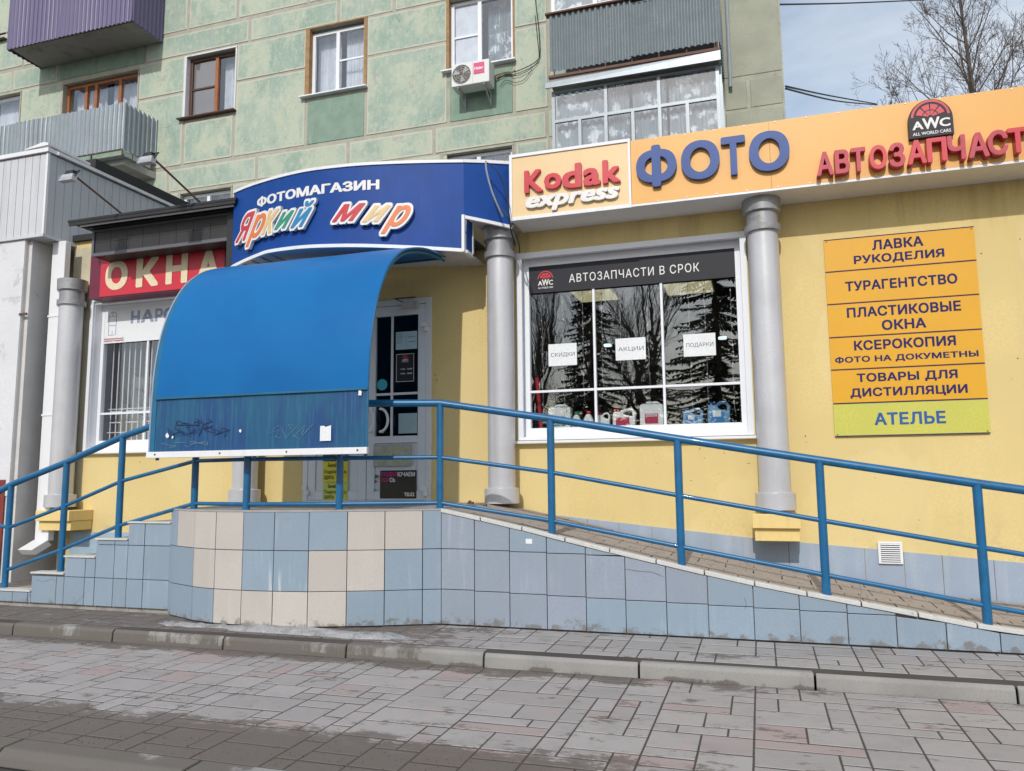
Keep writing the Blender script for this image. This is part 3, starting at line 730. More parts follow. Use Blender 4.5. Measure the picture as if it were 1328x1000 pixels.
ext = [(-7.35,5.57,-.30)] + top
rail_run(rail, ext, .029)
n3 = [-.46,-.31]
mid = []; low = []
for i, (x, y, z0, z1) in enumerate(posts):
    if i < 3: mid.append((x, y, z1-.40)); low.append((x, y, z1-.79+.0*i))
    elif i < 7: mid.append((x, y, LT+.40)); low.append((x, y, LT+.045))
    else: mid.append((x, y, z1-.405)); low.append((x, y, z1-.765))
MB().tube([(posts[0][0],5.57,-.42),(-7.4,5.57,-.30)], .0165, 12).build('rail', M['blue'], rail, smooth=True); rail_run(rail, mid, .0165); rail_run(rail, low, .0165)

# ================================================================== SHOP BUILDING
FY = 7.05
shop = thing('shop_building', 'yellow plastered single storey shop annexe built against the green block', 'building', (-2, 9.5, -1.2))
def holed_wall(name, mat, parent, x0, x1, z0, z1, Y, th, holes, **k):
    X = sorted({x0, x1} | {v for h in holes for v in h[:2] if x0 < v < x1}); Z = sorted({z0, z1} | {v for h in holes for v in h[2:4] if z0 < v < z1})
    bm = bmesh.new(); mb = MB()
    def cov(x, z): return any(h[0] < x < h[1] and h[2] < z < h[3] for h in holes)
    solid = [[not cov((X[i]+X[i+1])/2, (Z[j]+Z[j+1])/2) for j in range(len(Z)-1)] for i in range(len(X)-1)]
    idx = {}
    def vid(i, j, s):
        if (i,j,s) not in idx: idx[(i,j,s)] = len(mb.v); mb.v.append((X[i], Y if s == 0 else Y+th, Z[j]))
        return idx[(i,j,s)]
    nx, nz = len(X)-1, len(Z)-1
    for i in range(nx):
        for j in range(nz):
            if not solid[i][j]: continue
            mb.f.append((vid(i,j,0),vid(i+1,j,0),vid(i+1,j+1,0),vid(i,j+1,0))); mb.f.append((vid(i,j,1),vid(i,j+1,1),vid(i+1,j+1,1),vid(i+1,j,1)))
            for (di, dj, a, b) in ((-1,0,(i,j),(i,j+1)),(1,0,(i+1,j+1),(i+1,j)),(0,-1,(i+1,j),(i,j)),(0,1,(i,j+1),(i+1,j+1))):
                ii, jj = i+di, j+dj
                if 0 <= ii < nx and 0 <= jj < nz and solid[ii][jj]: continue
                mb.f.append((vid(*a,0),vid(*b,0),vid(*b,1),vid(*a,1)))
    return mb.build(name, mat, parent, **k)
WB = (-2.165, -.055, .352, 2.155)        # big window opening
WL = (-7.40, -5.35, .355, 2.10)          # left window opening
DO = (-4.51, -3.075, LT, 1.815)          # door opening
holed_wall('wall', M['yellow'], shop, -7.74, 6.0, -1.15, 2.9, FY, .22, [WB, WL, DO])
box('roof', M['roofing'], shop, -7.74, 6.0, 7.0, 11.9, 2.86, 2.93)
box('pale_plaster_patch', pm('pale_cream_plaster', (.60,.55,.40), .9, .2, 4, .08, 60, .3, (.35,.30,.22), 8, .4, (.42,.38,.30), 5, .52, .5, 50), shop, -7.735, -7.435, FY-.006, FY+.001, -.28, 2.78)
# plaster board joints on the porch wall
for px in (514, 538.5): 
    x = onY(px, 360, FY)[0]; box('wall_joint', M['yellow_trim'], shop, x-.003, x+.003, FY-.002, FY+.001, 1.85, 2.36)
# dark room behind
mb = MB()
mb.box(-7.7, 5.9, 10.9, 11.0, -.3, 2.6).box(-7.7, 5.9, 7.3, 10.9, -.31, -.25).box(-7.7, 5.9, 7.3, 10.9, 2.5, 2.56).box(-7.75,-7.7,7.3,10.9,-.3,2.6).box(-2.95,-2.9,7.3,10.9,-.3,2.6).box(5.9,5.95,7.3,10.9,-.3,2.6).box(-5.05,-5.0,7.3,10.9,-.3,2.6)
mb.build('room', M['interior'], shop)
for k in range(4):
    x = -2.4+k*1.0
    for z in (.2, .62, 1.04, 1.46): box('room_shelf', M['shelf'], shop, x, x+.9, 10.3, 10.8, z, z+.03)
# plinth
pts = [(-2.38,-.290),(-2.218,-.307),(-.126,-.528),(.547,-.582),(1.919,-.694),(4,-.87)]
def ptop(x):
    for (a, za), (b, zb) in zip(pts, pts[1:]):
        if x <= b: return za+(zb-za)*(x-a)/(b-a)
    return -.87
px_j = [onY(x, y, FY-.01)[0] for x, y in ((668,665),(762,678),(803,683),(846,690),(922,700),(975,715),(1023,715),(1121,718),(1172,722),(1222,730),(1290,745))]
px_j = [-2.38]+px_j[1:]+[px_j[-1]+.42*k for k in range(1,6)]
for a, b in zip(px_j, px_j[1:]):
    MB().prism([(a+.002,FY-.013,rz(a)-.05),(b-.002,FY-.013,rz(b)-.05),(b-.002,FY-.013,ptop(b)),(a+.002,FY-.013,ptop(a))], (0,.02,0)).build('plinth_slab', M['plinth'], shop, bevel=.0015)
for a in range(6):
    x = -7.55+a*.42; box('plinth_slab', M['plinth_left'], shop, x+.002, x+.418, FY-.013, FY+.006, -1.05, -.565, bevel=.0015)
# columns
def column(cx, zt, zb, plinth=None):
    r = .128; cy = 6.88
    c = MB().lathe([(r,zb+.14),(r,zt-.30)], cx, cy, 36).build('column', M['col'], shop, smooth=True)
    MB().lathe([(r+.004,zt-.305),(r+.026,zt-.30),(r+.026,zt-.245),(r+.004,zt-.238),(r+.004,zt-.13)], cx, cy, 36).build('collar', M['colcap'], c, smooth=True)
    MB().lathe([(r+.004,zt-.135),(r+.03,zt-.125),(r+.034,zt)], cx, cy, 36).build('capital', M['colcap'], c, smooth=True)
    MB().lathe([(r+.034,zb),(r+.034,zb+.135),(r+.004,zb+.145)], cx, cy, 36).build('base', M['col'], c, smooth=True)
    return c
column(.112, 2.385, -.285); column(-2.29, 2.385, LT+.0); column(-5.10, 2.13, LT); column(-7.55, 2.33, -.28)
def corbel(x0, x1, zt):
    c = box('corbel', M['yellow_trim'], shop, x0, x1, 6.72, FY-.002, zt-.115, zt, bevel=.006)
    box('corbel_step', M['yellow_trim'], c, x0+.015, x1-.01, 6.76, FY-.002, zt-.22, zt-.117, bevel=.006)
    MB().lathe([(.09,zt+.001),(.09,zt+.03)], (x0+x1)/2, 6.88, 20).build('pipe_stub', M['darkgrey'], c)
corbel(-.08, .295, -.315); corbel(-7.72, -7.24, -.315)
# vent
vg = box('vent_grille', M['white'], shop, .885, 1.066, FY-.035, FY-.013, -.722, -.545, bevel=.003)
for k in range(9): MB().prism([(.905,FY-.035,-.705+k*.0165),(1.046,FY-.035,-.705+k*.0165),(1.046,FY-.045,-.700+k*.0165),(.905,FY-.045,-.700+k*.0165)], (0,.004,.006)).build('slat', M['white'], vg)
box('slat_shadow_gap', M['ink'], vg, .905, 1.046, FY-.037, FY-.034, -.708, -.56)

# ------------------------------------------------------------------ big shop window
def frame_ring(x0, x1, z0, z1, y0, y1, wl, wr, wb, wt):
    return MB().box(x0,x0+wl,y0,y1,z0,z1).box(x1-wr,x1,y0,y1,z0,z1).box(x0+wl,x1-wr,y0,y1,z0,z0+wb).box(x0+wl,x1-wr,y0,y1,z1-wt,z1)
sw = MB(); x0, x1, z0, z1 = WB
sw = frame_ring(x0+.03, x1-.02, z0+.03, z1-.03, 7.13, 7.19, .058, .06, .085, .075).build('shop_window', M['pvc'], shop, bevel=.003)
frame_ring(x0-.01, x1+.025, z0-.005, z1+.012, FY-.03, FY-.001, .055, .055, .03, .055).build('surround', M['pvc'], sw, bevel=.003)
MB().box(x0+.001,x0+.028,FY,7.2,z0,z1).box(x1-.018,x1-.001,FY,7.2,z0,z1).box(x0+.028,x1-.018,FY,7.2,z1-.028,z1-.001).box(x0+.028,x1-.018,FY,7.2,z0+.001,z0+.028).build('reveal', M['pvc'], sw)
box('sill', M['pvc'], sw, x0-.06, x1+.06, FY-.07, FY-.031, z0-.035, z0-.012, bevel=.003)
PX0, PX1, PZ0, PZ1 = x0+.087, x1-.079, z0+.114, z1-.104
m1 = onY(771.5, 480, 7.13)[0]; m2 = onY(860.6, 480, 7.13)[0]; mz = onY(820, 502.5, 7.13)[1]
for a, b in ((PX0, m1), (m1, m2), (m2, PX1)):
    box('pane', M['glass'], sw, a, b, 7.160, 7.163, mz, PZ1-.001); box('pane', M['glass'], sw, a, b, 7.160, 7.163, PZ0, mz)
for xm in (m1, m2): box('muntin', M['pvc'], sw, xm-.011, xm+.011, 7.135, 7.158, PZ0, PZ1)
box('muntin', M['pvc'], sw, PX0, PX1, 7.137, 7.156, mz-.011, mz+.011)
box('room_sill', M['dirtywhite'], sw, x0+.02, x1-.01, 7.2, 7.62, PZ0-.04, PZ0-.003)
GY = 7.134
bz0 = onY(690,381,GY)[1]
ban = box('window_banner', M['darkgrey'], None, PX0+.002, PX1-.002, GY-.004, GY-.001, bz0, PZ1, label='dark grey lettered banner along the top of the big shop window', cat='banner')
fb = flat(GY-.004)
def span(pxa, pxb, y, Y): return onY(pxa, y, Y)[0], onY(pxb, y, Y)[0]
a, b = span(738, 907, 352, GY); za, zb = onY(822, 359.5, GY)[1], onY(822, 348.2, GY)[1]
text('lettering', 'АВТОЗАПЧАСТИ В СРОК', M['offwhite'], ban, a, b, za, zb, fb, .002, .005, spacing=1.15)
def awc(parent, x0, x1, z0, z1, place, plate=None, d=.003):
    w_, h_ = x1-x0, z1-z0; cx = (x0+x1)/2; cz = z0+h_*.52
    def arcband(r0, r1, a0, a1, sx=1.0, n=14):
        U = []; fs = []
        for i in range(n+1):
            an = math.radians(a0+(a1-a0)*i/n)
            for r in (r0, r1): U.append((cx+math.cos(an)*r*w_*sx, cz+math.sin(an)*r*w_*1.02))
        for i in range(n): fs.append((2*i, 2*i+2, 2*i+3, 2*i+1))
        return U, fs
    U, fs = arcband(.385, .44, 4, 176); extr('globe_ring', U, fs, M['redletter'], parent, place, d)
    gm = []; 
    # globe cells: two bands by five meridian cells
    for (r0, r1) in ((.05,.17),(.19,.33)):
        for k in range(4):
            a0 = 12+k*39; U, fs = arcband(r0, r1, a0+3, a0+36, 1.0, 5); gm.append((U, fs))
    UU = []; FF = []
    for U, fs in gm: n = len(UU); UU += U; FF += [tuple(n+i for i in f) for f in fs]
    extr('globe_cells', UU, FF, M['redletter'], parent, place, d)
    text('lettering', 'A', M['offwhite'], parent, cx-.42*w_, cx-.17*w_, z0+h_*.22, z0+h_*.44, place, d, .03)
    text('lettering', 'W', M['offwhite'], parent, cx-.19*w_, cx+.20*w_, z0+h_*.20, z0+h_*.50, place, d+.001, .03)
    text('lettering', 'C', M['offwhite'], parent, cx+.19*w_, cx+.43*w_, z0+h_*.22, z0+h_*.45, place, d, .03)
    text('lettering', 'ALL WORLD CARS', M['offwhite'], parent, cx-.42*w_, cx+.43*w_, z0+h_*.06, z0+h_*.145, place, d, .02)
la, lb = span(696, 719, 365, GY); awc(ban, la, lb, onY(708,376,GY)[1], onY(708,349,GY)[1], fb, d=.002)
for word, xa, xb, ya, yb, lab in (('СКИДКИ',711.7,748.4,446,474.5,'white sheet reading СКИДКИ taped in the left pane'),('АКЦИИ',798.7,837.8,438.6,467,'white sheet reading АКЦИИ taped in the middle pane'),('ПОДАРКИ',886.8,928.6,433,462,'white sheet reading ПОДАРКИ taped in the right pane')):
    a, b = span(xa, xb, 455, 7.17); cxp = (xa+xb)/2; zb, zt = onY(cxp, yb, 7.17)[1], onY(cxp, ya, 7.17)[1]
    s = box('paper_notice', M['paper'], None, a, b, 7.155, 7.157, zb, zt, label=lab, cat='notice', group='paper notices in the big window')
    hgt = zt-zb; text('lettering', word, M['ink'], s, a+.09*(b-a), b-.07*(b-a), zb+hgt*.38, zb+hgt*.60, flat(7.155), .001, .004)
# ceiling lights inside
for (pa, pb, py0, py1, lab) in ((868,927,379,391,'glowing ceiling panel behind the right pane'),(758,802,388,400,'glowing ceiling panel behind the middle pane')):
    (ax, ay) = onZ(pa, py1, 2.42); (bx, by) = onZ(pb, py0, 2.42)
    t = thing('ceiling_light', lab, 'ceiling light', ((ax+bx)/2, 9.5, 2.42), 'ceiling lights inside the shop')
    xm = (ax+bx)/2; ym = (ay+by)/2; ym = min(ym, 10.2); hx = abs(bx-ax)/2
    box('housing', M['white'], t, xm-hx, xm+hx, ym-.33, ym+.33, 2.45, 2.49); box('diffuser', M['lamp'], t, xm-hx+.02, xm+hx-.02, ym-.31, ym+.31, 2.442, 2.449)
for px, py, lab in ((788,448.5,'pale spot lamp seen in the middle pane'),(937,439,'pale spot lamp seen in the right pane')):
    X_, Z_ = onY(px, py, 9.6); MB().lathe([(.02,Z_-.012),(.05,Z_-.008),(.05,Z_+.02)], X_, 9.6, 12).build('spot_lamp', M['ledspot'], None, label=lab, cat='lamp')
# canisters on the sill
JZ = PZ0-.002
def jug(kind, pa, pb, ptop_, mat, capm, labm, label, Y=7.36, hasword=True):
    a, b = span(pa, pb, 545, Y); z0 = JZ; z1 = onY((pa+pb)/2, ptop_, Y)[1]; w_ = b-a; h = z1-z0; cx = (a+b)/2
    t = thing('canister', label, 'canister', (cx, Y+.04, z0), 'plastic canisters on the shop window sill')
    if kind == 'can':
        prof = [(a,z0),(b,z0),(b,z0+h*.86),(b-w_*.1,z0+h*.94),(a+w_*.1,z0+h*.94),(a,z0+h*.86)]
        MB().prism([(x, Y-.04, z) for x, z in prof], (0,.12,0)).build('body', mat, t, bevel=.012)
        MB().tube([(cx-w_*.24,Y+.02,z0+h*.93),(cx-w_*.2,Y+.02,z0+h*.985),(cx+w_*.2,Y+.02,z0+h*.985),(cx+w_*.3,Y+.02,z0+h*.93)], .012, 8).build('handle', mat, t, smooth=True)
    elif kind == 'bottle':
        prof = [(a,z0),(b,z0),(b,z0+h*.45),(b-w_*.3,z0+h*.82),(a+w_*.28,z0+h*.82),(a,z0+h*.5)]
        MB().prism([(x, Y-.02, z) for x, z in prof], (0,.07,0)).build('body', mat, t, bevel=.012)
        MB().lathe([(w_*.22,z0+h*.82),(w_*.22,z1)], cx-w_*.03, Y+.015, 14).build('cap', capm, t)
    else:
        prof = [(a,z0),(b-w_*.02,z0),(b,z0+h*.55),(a+w_*.52,z0+h*.66),(a+w_*.40,z0+h*.84),(a+w_*.04,z0+h*.84),(a,z0+h*.6)]
        MB().prism([(x, Y-.03, z) for x, z in prof], (0,.10,0)).build('body', mat, t, bevel=.012)
        MB().tube([(b-w_*.09,Y+.02,z0+h*.5),(b-w_*.07,Y+.02,z0+h*.80),(b-w_*.20,Y+.02,z0+h*.955),(b-w_*.42,Y+.02,z0+h*.94),(a+w_*.34,Y+.02,z0+h*.80)], w_*.085, 10).build('handle', mat, t, smooth=True)
        MB().lathe([(w_*.13,z0+h*.84),(w_*.13,z0+h*.985)], a+w_*.17, Y+.02, 16).build('cap', capm, t)
    if labm:
        l0, l1 = (a+w_*.22, b-w_*.22) if kind != 'jug' else (a+w_*.15, a+w_*.75)
        yf = {'can': Y-.0425, 'bottle': Y-.0225, 'jug': Y-.0325}[kind]
        lb_ = box('label', labm, t, l0, l1, yf, yf+.002, z0+h*.12, z0+h*(.52 if kind != 'bottle' else .42))
        if kind == 'can':
            box('label_band', M['paper'], lb_, l0+.01, l1-.01, yf-.001, yf, z0+h*.40, z0+h*.50)
            text('lettering', 'SINTEC', labm, lb_, l0+.015, l1-.015, z0+h*.415, z0+h*.48, flat(yf-.001), .0008, .02)
        if kind == 'jug' and mat is M['jugblue']: box('label_band', M['paper'], lb_, l0+.02, l1-.03, yf-.001, yf, z0+h*.34, z0+h*.60)
jug('can', 712, 741, 525.5, M['jugwhite'], M['redcap'], M['jlabg'], 'large white canister with green label, leftmost on the window sill')
jug('bottle', 742, 753.5, 534, M['jugwhite'], M['greencap'], M['jlabg'], 'small white bottle with green cap on the window sill')
jug('bottle', 757, 769.5, 533, M['jugwhite'], M['redcap'], None, 'small white bottle with red cap left of the first muntin')
jug('jug', 775, 791, 535, M['jugwhite'], M['redcap'], None, 'half height white jug with red cap just right of the first muntin')
jug('jug', 795, 824.5, 530, M['jugwhite'], M['redcap'], M['jlab'], 'white jug with open handle and red cap in the middle pane')
jug('can', 830.5, 861, 521.5, M['jugwhite'], M['redcap'], M['jlab'], 'large white canister with red label in the middle pane')
jug('jug', 886, 912, 529.5, M['jugblue'], M['bluecap'], M['jlabb'], 'smaller translucent blue jug in the right pane')
jug('jug', 918, 947.5, 520.5, M['jugblue'], M['bluecap'], M['jlabb'], 'larger translucent blue jug at the right end of the sill')
# red snow brush leaning at the left edge of the window
t = thing('snow_brush', 'red handled snow brush leaning inside the left edge of the window', 'brush', (onY(701,556,7.3)[0], 7.3, JZ))
(ax, az), (bx, bz), (cx_, cz_) = onY(701,555,7.3), onY(697,490,7.3), onY(694,478,7.3)
MB().tube([(ax,7.32,JZ),(bx,7.28,bz)], .02, 10).build('handle', M['redcap'], t, smooth=True); MB().tube([(bx,7.28,bz),(cx_,7.27,cz_)], [.022,.03], 10).build('head', M['black'], t, smooth=True)
# strings of little lights
rr = random.Random(21)
for k, px in enumerate((704,731,757,782,806,842,896,917,951)):
    X_ = onY(px, 480, 7.24)[0]; zt_ = PZ1-.02; zl = PZ0+rr.uniform(.05,.5); mb = MB(); pts_ = []
    n = 26
    for i in range(n+1): pts_.append((X_+rr.uniform(-.006,.006), 7.24, zt_+(zl-zt_)*i/n))
    mb.tube(pts_, .0018, 4)
    for p in pts_[3::3]: mb.box(p[0]-.006,p[0]+.006,7.235,7.245,p[2]-.008,p[2]+.008)
    mb.build('light_string', M['dirtywhite'], None, label='thin hanging string of small clear lights, '+['leftmost, by the red snow brush','above the leftmost canister','left of the first muntin','right of the first muntin','above the open handled white jug','above the red labelled canister','left one in the right pane','middle one in the right pane','rightmost, by the window edge'][k], cat='light string', group='hanging light strings behind the big window')

# ------------------------------------------------------------------ left window
x0, x1, z0, z1 = WL
lw_ = frame_ring(x0+.03, x1-.03, z0+.03, z1-.03, 7.15, 7.21, .045, .045, .085, .04).build('shop_window', M['pvc'], shop, bevel=.003)
MB().box(x0+.001,x0+.028,FY,7.21,z0,z1).box(x1-.028,x1-.001,FY,7.21,z0,z1).box(x0+.028,x1-.028,FY,7.21,z1-.028,z1-.001).box(x0+.028,x1-.028,FY,7.21,z0+.001,z0+.028).build('reveal', M['pvc'], lw_)
frame_ring(x0-.02, x1+.02, z0-.02, z1+.06, FY-.03, FY-.001, .045, .045, .03, .06).build('surround', M['pvc'], lw_, bevel=.003)
box('sill', M['pvc'], lw_, x0-.07, x1+.05, FY-.06, FY-.031, z0-.04, z0-.02, bevel=.003)
xm = onY(189.7, 480, 7.15)[0]; zm = onY(160, 535.5, 7.15)[1]
A0, A1, B0, B1 = x0+.075, x1-.075, z0+.115, z1-.07
for a, b in ((A0, xm), (xm, xm+.72), (xm+.72, A1)): box('pane', M['glass2'], lw_, a, b, 7.18, 7.183, B0, zm); box('pane', M['glass2'], lw_, a, b, 7.18, 7.183, zm, B1)
for v in (xm, xm+.72): box('muntin', M['pvc'], lw_, v-.012, v+.012, 7.155, 7.178, B0, B1)
box('muntin', M['pvc'], lw_, A0, A1, 7.157, 7.176, zm-.012, zm+.012)
gr = MB(); Yg = 7.27
for k in range(22):
    x = A0+.04+k*.08; gr.tube([(x,Yg,B0),(x,Yg,B1)], .0075, 6)
    if k % 3 == 0: gr.tube([(x,Yg-.012,zm+.03),(x+.16,Yg-.012,zm+.03)], .0075, 6); gr.tube([(x,Yg-.012,zm-.10),(x+.16,Yg-.012,zm-.10)], .0075, 6)
for z in (B0+.1, zm+.06): gr.tube([(A0,Yg,z),(A1,Yg,z)], .006, 6)
gr.build('window_bars', M['white'], lw_, smooth=True)
box('curtain', pm('grey_blind', (.20,.22,.24), .8, .4, 5, .1, 40), lw_, A0-.02, A1+.02, 7.62, 7.64, B0-.05, B1)
bn0 = onY(160,444,7.15)[1]
lban = box('window_banner', M['paper'], None, A0+.004, A1-.004, 7.150, 7.153, bn0, B1+.005, label='white banner across the top of the left window with grey blue letters', cat='banner')
fl = flat(7.150); bl = []
spans = [span(a, b, 410, 7.15) for a, b in ((170,181.5),(183,200),(201,211.5),(212,227))]
sp2 = [(spans[-1][1]+.03+k*.19, spans[-1][1]+.03+k*.19+.15) for k in range(4)]
zt_, zb_ = onY(190, 401.5, 7.15)[1], onY(190, 418, 7.15)[1]
for ch, (a, b) in zip('НАРОДНЫЕ', spans+sp2): text('lettering', ch, M['greyblueink'], lban, a, b, zb_, zt_, fl, .001, .045)
zt2, zb2 = onY(212, 427, 7.15)[1], onY(212, 444, 7.15)[1]; xo = onY(208.5, 430, 7.15)[0]
for k, ch in enumerate('ОКНА'): text('lettering', ch, M['greyblueink'], lban, xo+k*.19, xo+k*.19+.15, zb2, zt2, fl, .001, .045)
# small arched window drawing and slogan
(ax, az), (bx, bz) = onY(140.5, 435, 7.15), onY(151.5, 405, 7.15)
mb = MB(); pp = [(ax,az),(ax,bz-.04)]+[((ax+bx)/2+(ax-bx)/2*math.cos(t_), bz-.04+.045*math.sin(t_)) for t_ in [k*math.pi/8 for k in range(1,8)]]+[(bx,bz-.04),(bx,az),(ax,az)]
mb.tube([(x,7.149,z) for x, z in pp], .0035, 5); mb.tube([(ax,7.149,bz-.05),(bx,7.149,bz-.05)], .003, 5); mb.tube([(ax,7.149,(az+bz)/2-.02),(bx,7.149,(az+bz)/2-.02)], .003, 5); mb.tube([((ax+bx)/2,7.149,bz-.05),((ax+bx)/2,7.149,bz)], .003, 5); mb.tube([((ax+bx)/2,7.149,az),((ax+bx)/2,7.149,az+.05)], .003, 5)
mb.build('window_drawing', M['greyblueink'], lban)
a, b = span(135, 161, 440, 7.15); zq = onY(148, 440.5, 7.15)[1]
text('lettering', 'Индивидуальный', M['jlab'], lban, a, b-.01, zq, zq+.022, fl, .001, .01, .3); text('lettering', 'подход к каждому', M['jlab'], lban, a, b, zq-.027, zq-.004, fl, .001, .01, .3)

# ------------------------------------------------------------------ door
dx0, dx1, dz0, dz1 = DO
door = frame_ring(dx0, dx1, dz0+.002, dz1, FY-.02, FY+.06, .055, .055, .02, .06).build('door_frame', M['doorgrey'], shop, bevel=.003)
dm = onY(476, 600, FY)[0]
def leaf(xa, xb, side):
    zt = dz1-.065; zb = dz0+.025; d = MB().box(xa,xa+.085,FY-.015,FY+.035,zb,zt).box(xb-.085,xb,FY-.015,FY+.035,zb,zt).box(xa+.085,xb-.085,FY-.015,FY+.035,zt-.10,zt).box(xa+.085,xb-.085,FY-.015,FY+.035,zb,zb+.09)
    z_mid = onY(515, 570, FY)[1]; d.box(xa+.085,xb-.085,FY-.015,FY+.035,z_mid-.035,z_mid+.035)
    o = d.build('door', M['doorgrey'], shop, bevel=.003)
    box('panel', M['doorgrey'], o, xa+.087, xb-.087, FY+.0, FY+.02, zb+.092, z_mid-.037)
    box('pane', M['glassd'], o, xa+.085, xb-.085, FY+.008, FY+.012, z_mid+.035, zt-.10)
    xmn = onY(508.5, 480, FY)[0] if side else (xa+xb)/2; zmn = onY(510, 511, FY)[1]
    box('muntin', M['doorgrey'], o, xmn-.012, xmn+.012, FY-.005, FY+.006, z_mid+.035, zt-.10)
    box('muntin', M['doorgrey'], o, xa+.085, xb-.085, FY-.004, FY+.005, zmn-.012, zmn+.012)
    hx = xb+.005 if side else xa-.005
    for zz in ([onY(549,425,FY)[1], onY(549,637,FY)[1]] if side else [onY(403,636,FY)[1], dz1-.3]):
        h = box('hinge', M['white'], o, hx-.045, hx+.005, FY-.05, FY-.021, zz+.002, zz+.045, bevel=.004); box('hinge_pin', M['white'], h, hx-.012, hx+.03, FY-.052, FY-.0215, zz-.045, zz+.0, bevel=.004)
    return o
lf = leaf(dx0+.058, dm-.004, False); rl = leaf(dm+.004, dx1-.058, True)
(ax, az), (bx, bz) = onY(521.5, 401, FY-.05), onY(542, 391, FY-.05)
box('door_closer', M['dirtywhite'], rl, ax, bx, FY-.075, FY-.018, az, bz, bevel=.004); MB().tube([(ax+.02,FY-.05,bz),(ax-.05,FY-.12,bz+.03),(bx-.03,FY-.04,bz+.05)], .006, 6).build('closer_arm', M['black'], rl)
def ring_handle(pxc, s):
    X_, Z_ = onY(pxc, 545, FY-.06); pts_ = [(X_+s*.085*math.cos(t_), FY-.06-.0*t_, Z_+.115*math.sin(t_)) for t_ in [(-90+180*k/14)*math.pi/180 for k in range(15)]]
    pts_ = [(pts_[0][0],FY-.0,pts_[0][2])]+pts_+[(pts_[-1][0],FY-.0,pts_[-1][2])]
    return MB().tube(pts_, .013, 10)
ring_handle(493, 1).build('handle', M['pvc'], rl, smooth=True); ring_handle(478, .6).build('handle', M['pvc'], lf, smooth=True)
def sticker(name, pa, pb, ya, yb, mat, label, Y=FY-.017, cat='sticker', group='stickers and posters on the shop door'):
    a, b = span(pa, pb, (ya+yb)/2, Y); zb, zt = onY((pa+pb)/2, yb, Y)[1], onY((pa+pb)/2, ya, Y)[1]
    o = box(name, mat, None, a, b, Y-.002, Y, zb, zt, label=label, cat=cat, group=group); return o, a, b, zb, zt
YG = FY-.006
o, a, b, zb, zt = sticker('schedule_poster', 514, 537, 459, 495, M['darkgrey'], 'small dark poster with opening hours on the door glass', YG, 'poster')
frame_ring(a, b, zb, zt, YG-.004, YG-.002, .004, .004, .004, .004).build('border', M['offwhite'], o)
awc(o, (a*2+b)/3-.01, (a+b*2)/3+.01, zt-.09, zt-.012, flat(YG-.002), d=.001)
for k, s in enumerate(('9.00 - 19.00', '9.00 - 18.00')): text('lettering', s, M['offwhite'], o, a+.05, b-.02, zb+.12-k*.045, zb+.135-k*.045, flat(YG-.002), .001, .02)
o, a, b, zb, zt = sticker('notice_sheet', 513.5, 541, 430, 453, M['cyan'], 'pale blue information sheet high on the door glass', YG, 'notice'); o.data.materials[0] = pm('pale_blue_paper', (.42,.60,.68), .6, bmp=0)
for k in range(5): box('print_line', M['ink'], o, a+.01, a+.07+.01*(k%2), YG-.003, YG-.002, zt-.03-k*.022, zt-.026-k*.022)
box('print_line', M['ink'], o, (a+b)/2-.001, (a+b)/2+.001, YG-.003, YG-.002, zb+.02, zt-.03)
for k in range(2): box('print_line', M['ink'], o, (a+b)/2+.02, b-.02, YG-.003, YG-.002, zt-.06-k*.05, zt-.055-k*.05)
o, a, b, zb, zt = sticker('blank_sheet', 517, 541, 536, 562, M['paper'], 'blank pale sheet behind the lower door glass', YG, 'notice'); o.data.materials[0] = pm('pale_green_paper', (.36,.50,.54), .6, bmp=0)
X_, Z_ = onY(495.7, 499, YG)
MB().prism([(X_+.058*math.cos(t_), YG-.002, Z_+.058*math.sin(t_)) for t_ in [k*math.pi/12 for k in range(24)]], (0,.002,0)).build('round_sticker', M['cyan'], None, label='round turquoise sticker on the door glass', cat='sticker', group='stickers and posters on the shop door')
o, a, b, zb, zt = sticker('worn_sticker', 484.5, 534, 577, 604.5, M['tgreen'], 'worn yellowish sticker across the middle of the door'); o.data.materials[0] = pm('worn_sticker_print', (.47,.48,.30), .6, .3, 12, .1, 60, 0, grime=.8, gcol=(.45,.48,.52), gs=14, gt=.48, bmp=0)
frame_ring(a, b, zb, zt, FY-.0205, FY-.019, .004, .004, .004, .004).build('border', M['greyblueink'], o)
o, a, b, zb, zt = sticker('phone_poster', 493, 540, 610, 646.5, M['tblack'], 'black poster with magenta and white words low on the door', cat='poster')
fp = flat(FY-.019); h = zt-zb; w_ = b-a
text('lettering', 'ПОДКЛ', M['magenta'], o, a+w_*.04, a+w_*.48, zb+h*.78, zb+h*.94, fp, .001, .03); text('lettering', 'ЮЧАЕМ', M['offwhite'], o, a+w_*.49, a+w_*.96, zb+h*.78, zb+h*.94, fp, .001, .03)
text('lettering', 'ЗДЕ', M['magenta'], o, a+w_*.04, a+w_*.26, zb+h*.58, zb+h*.74, fp, .001, .03); text('lettering', 'СЬ', M['offwhite'], o, a+w_*.27, a+w_*.42, zb+h*.58, zb+h*.74, fp, .001, .03)
text('lettering', 'TELE2', M['offwhite'], o, a+w_*.67, a+w_*.95, zb+h*.08, zb+h*.21, fp, .001, .04)
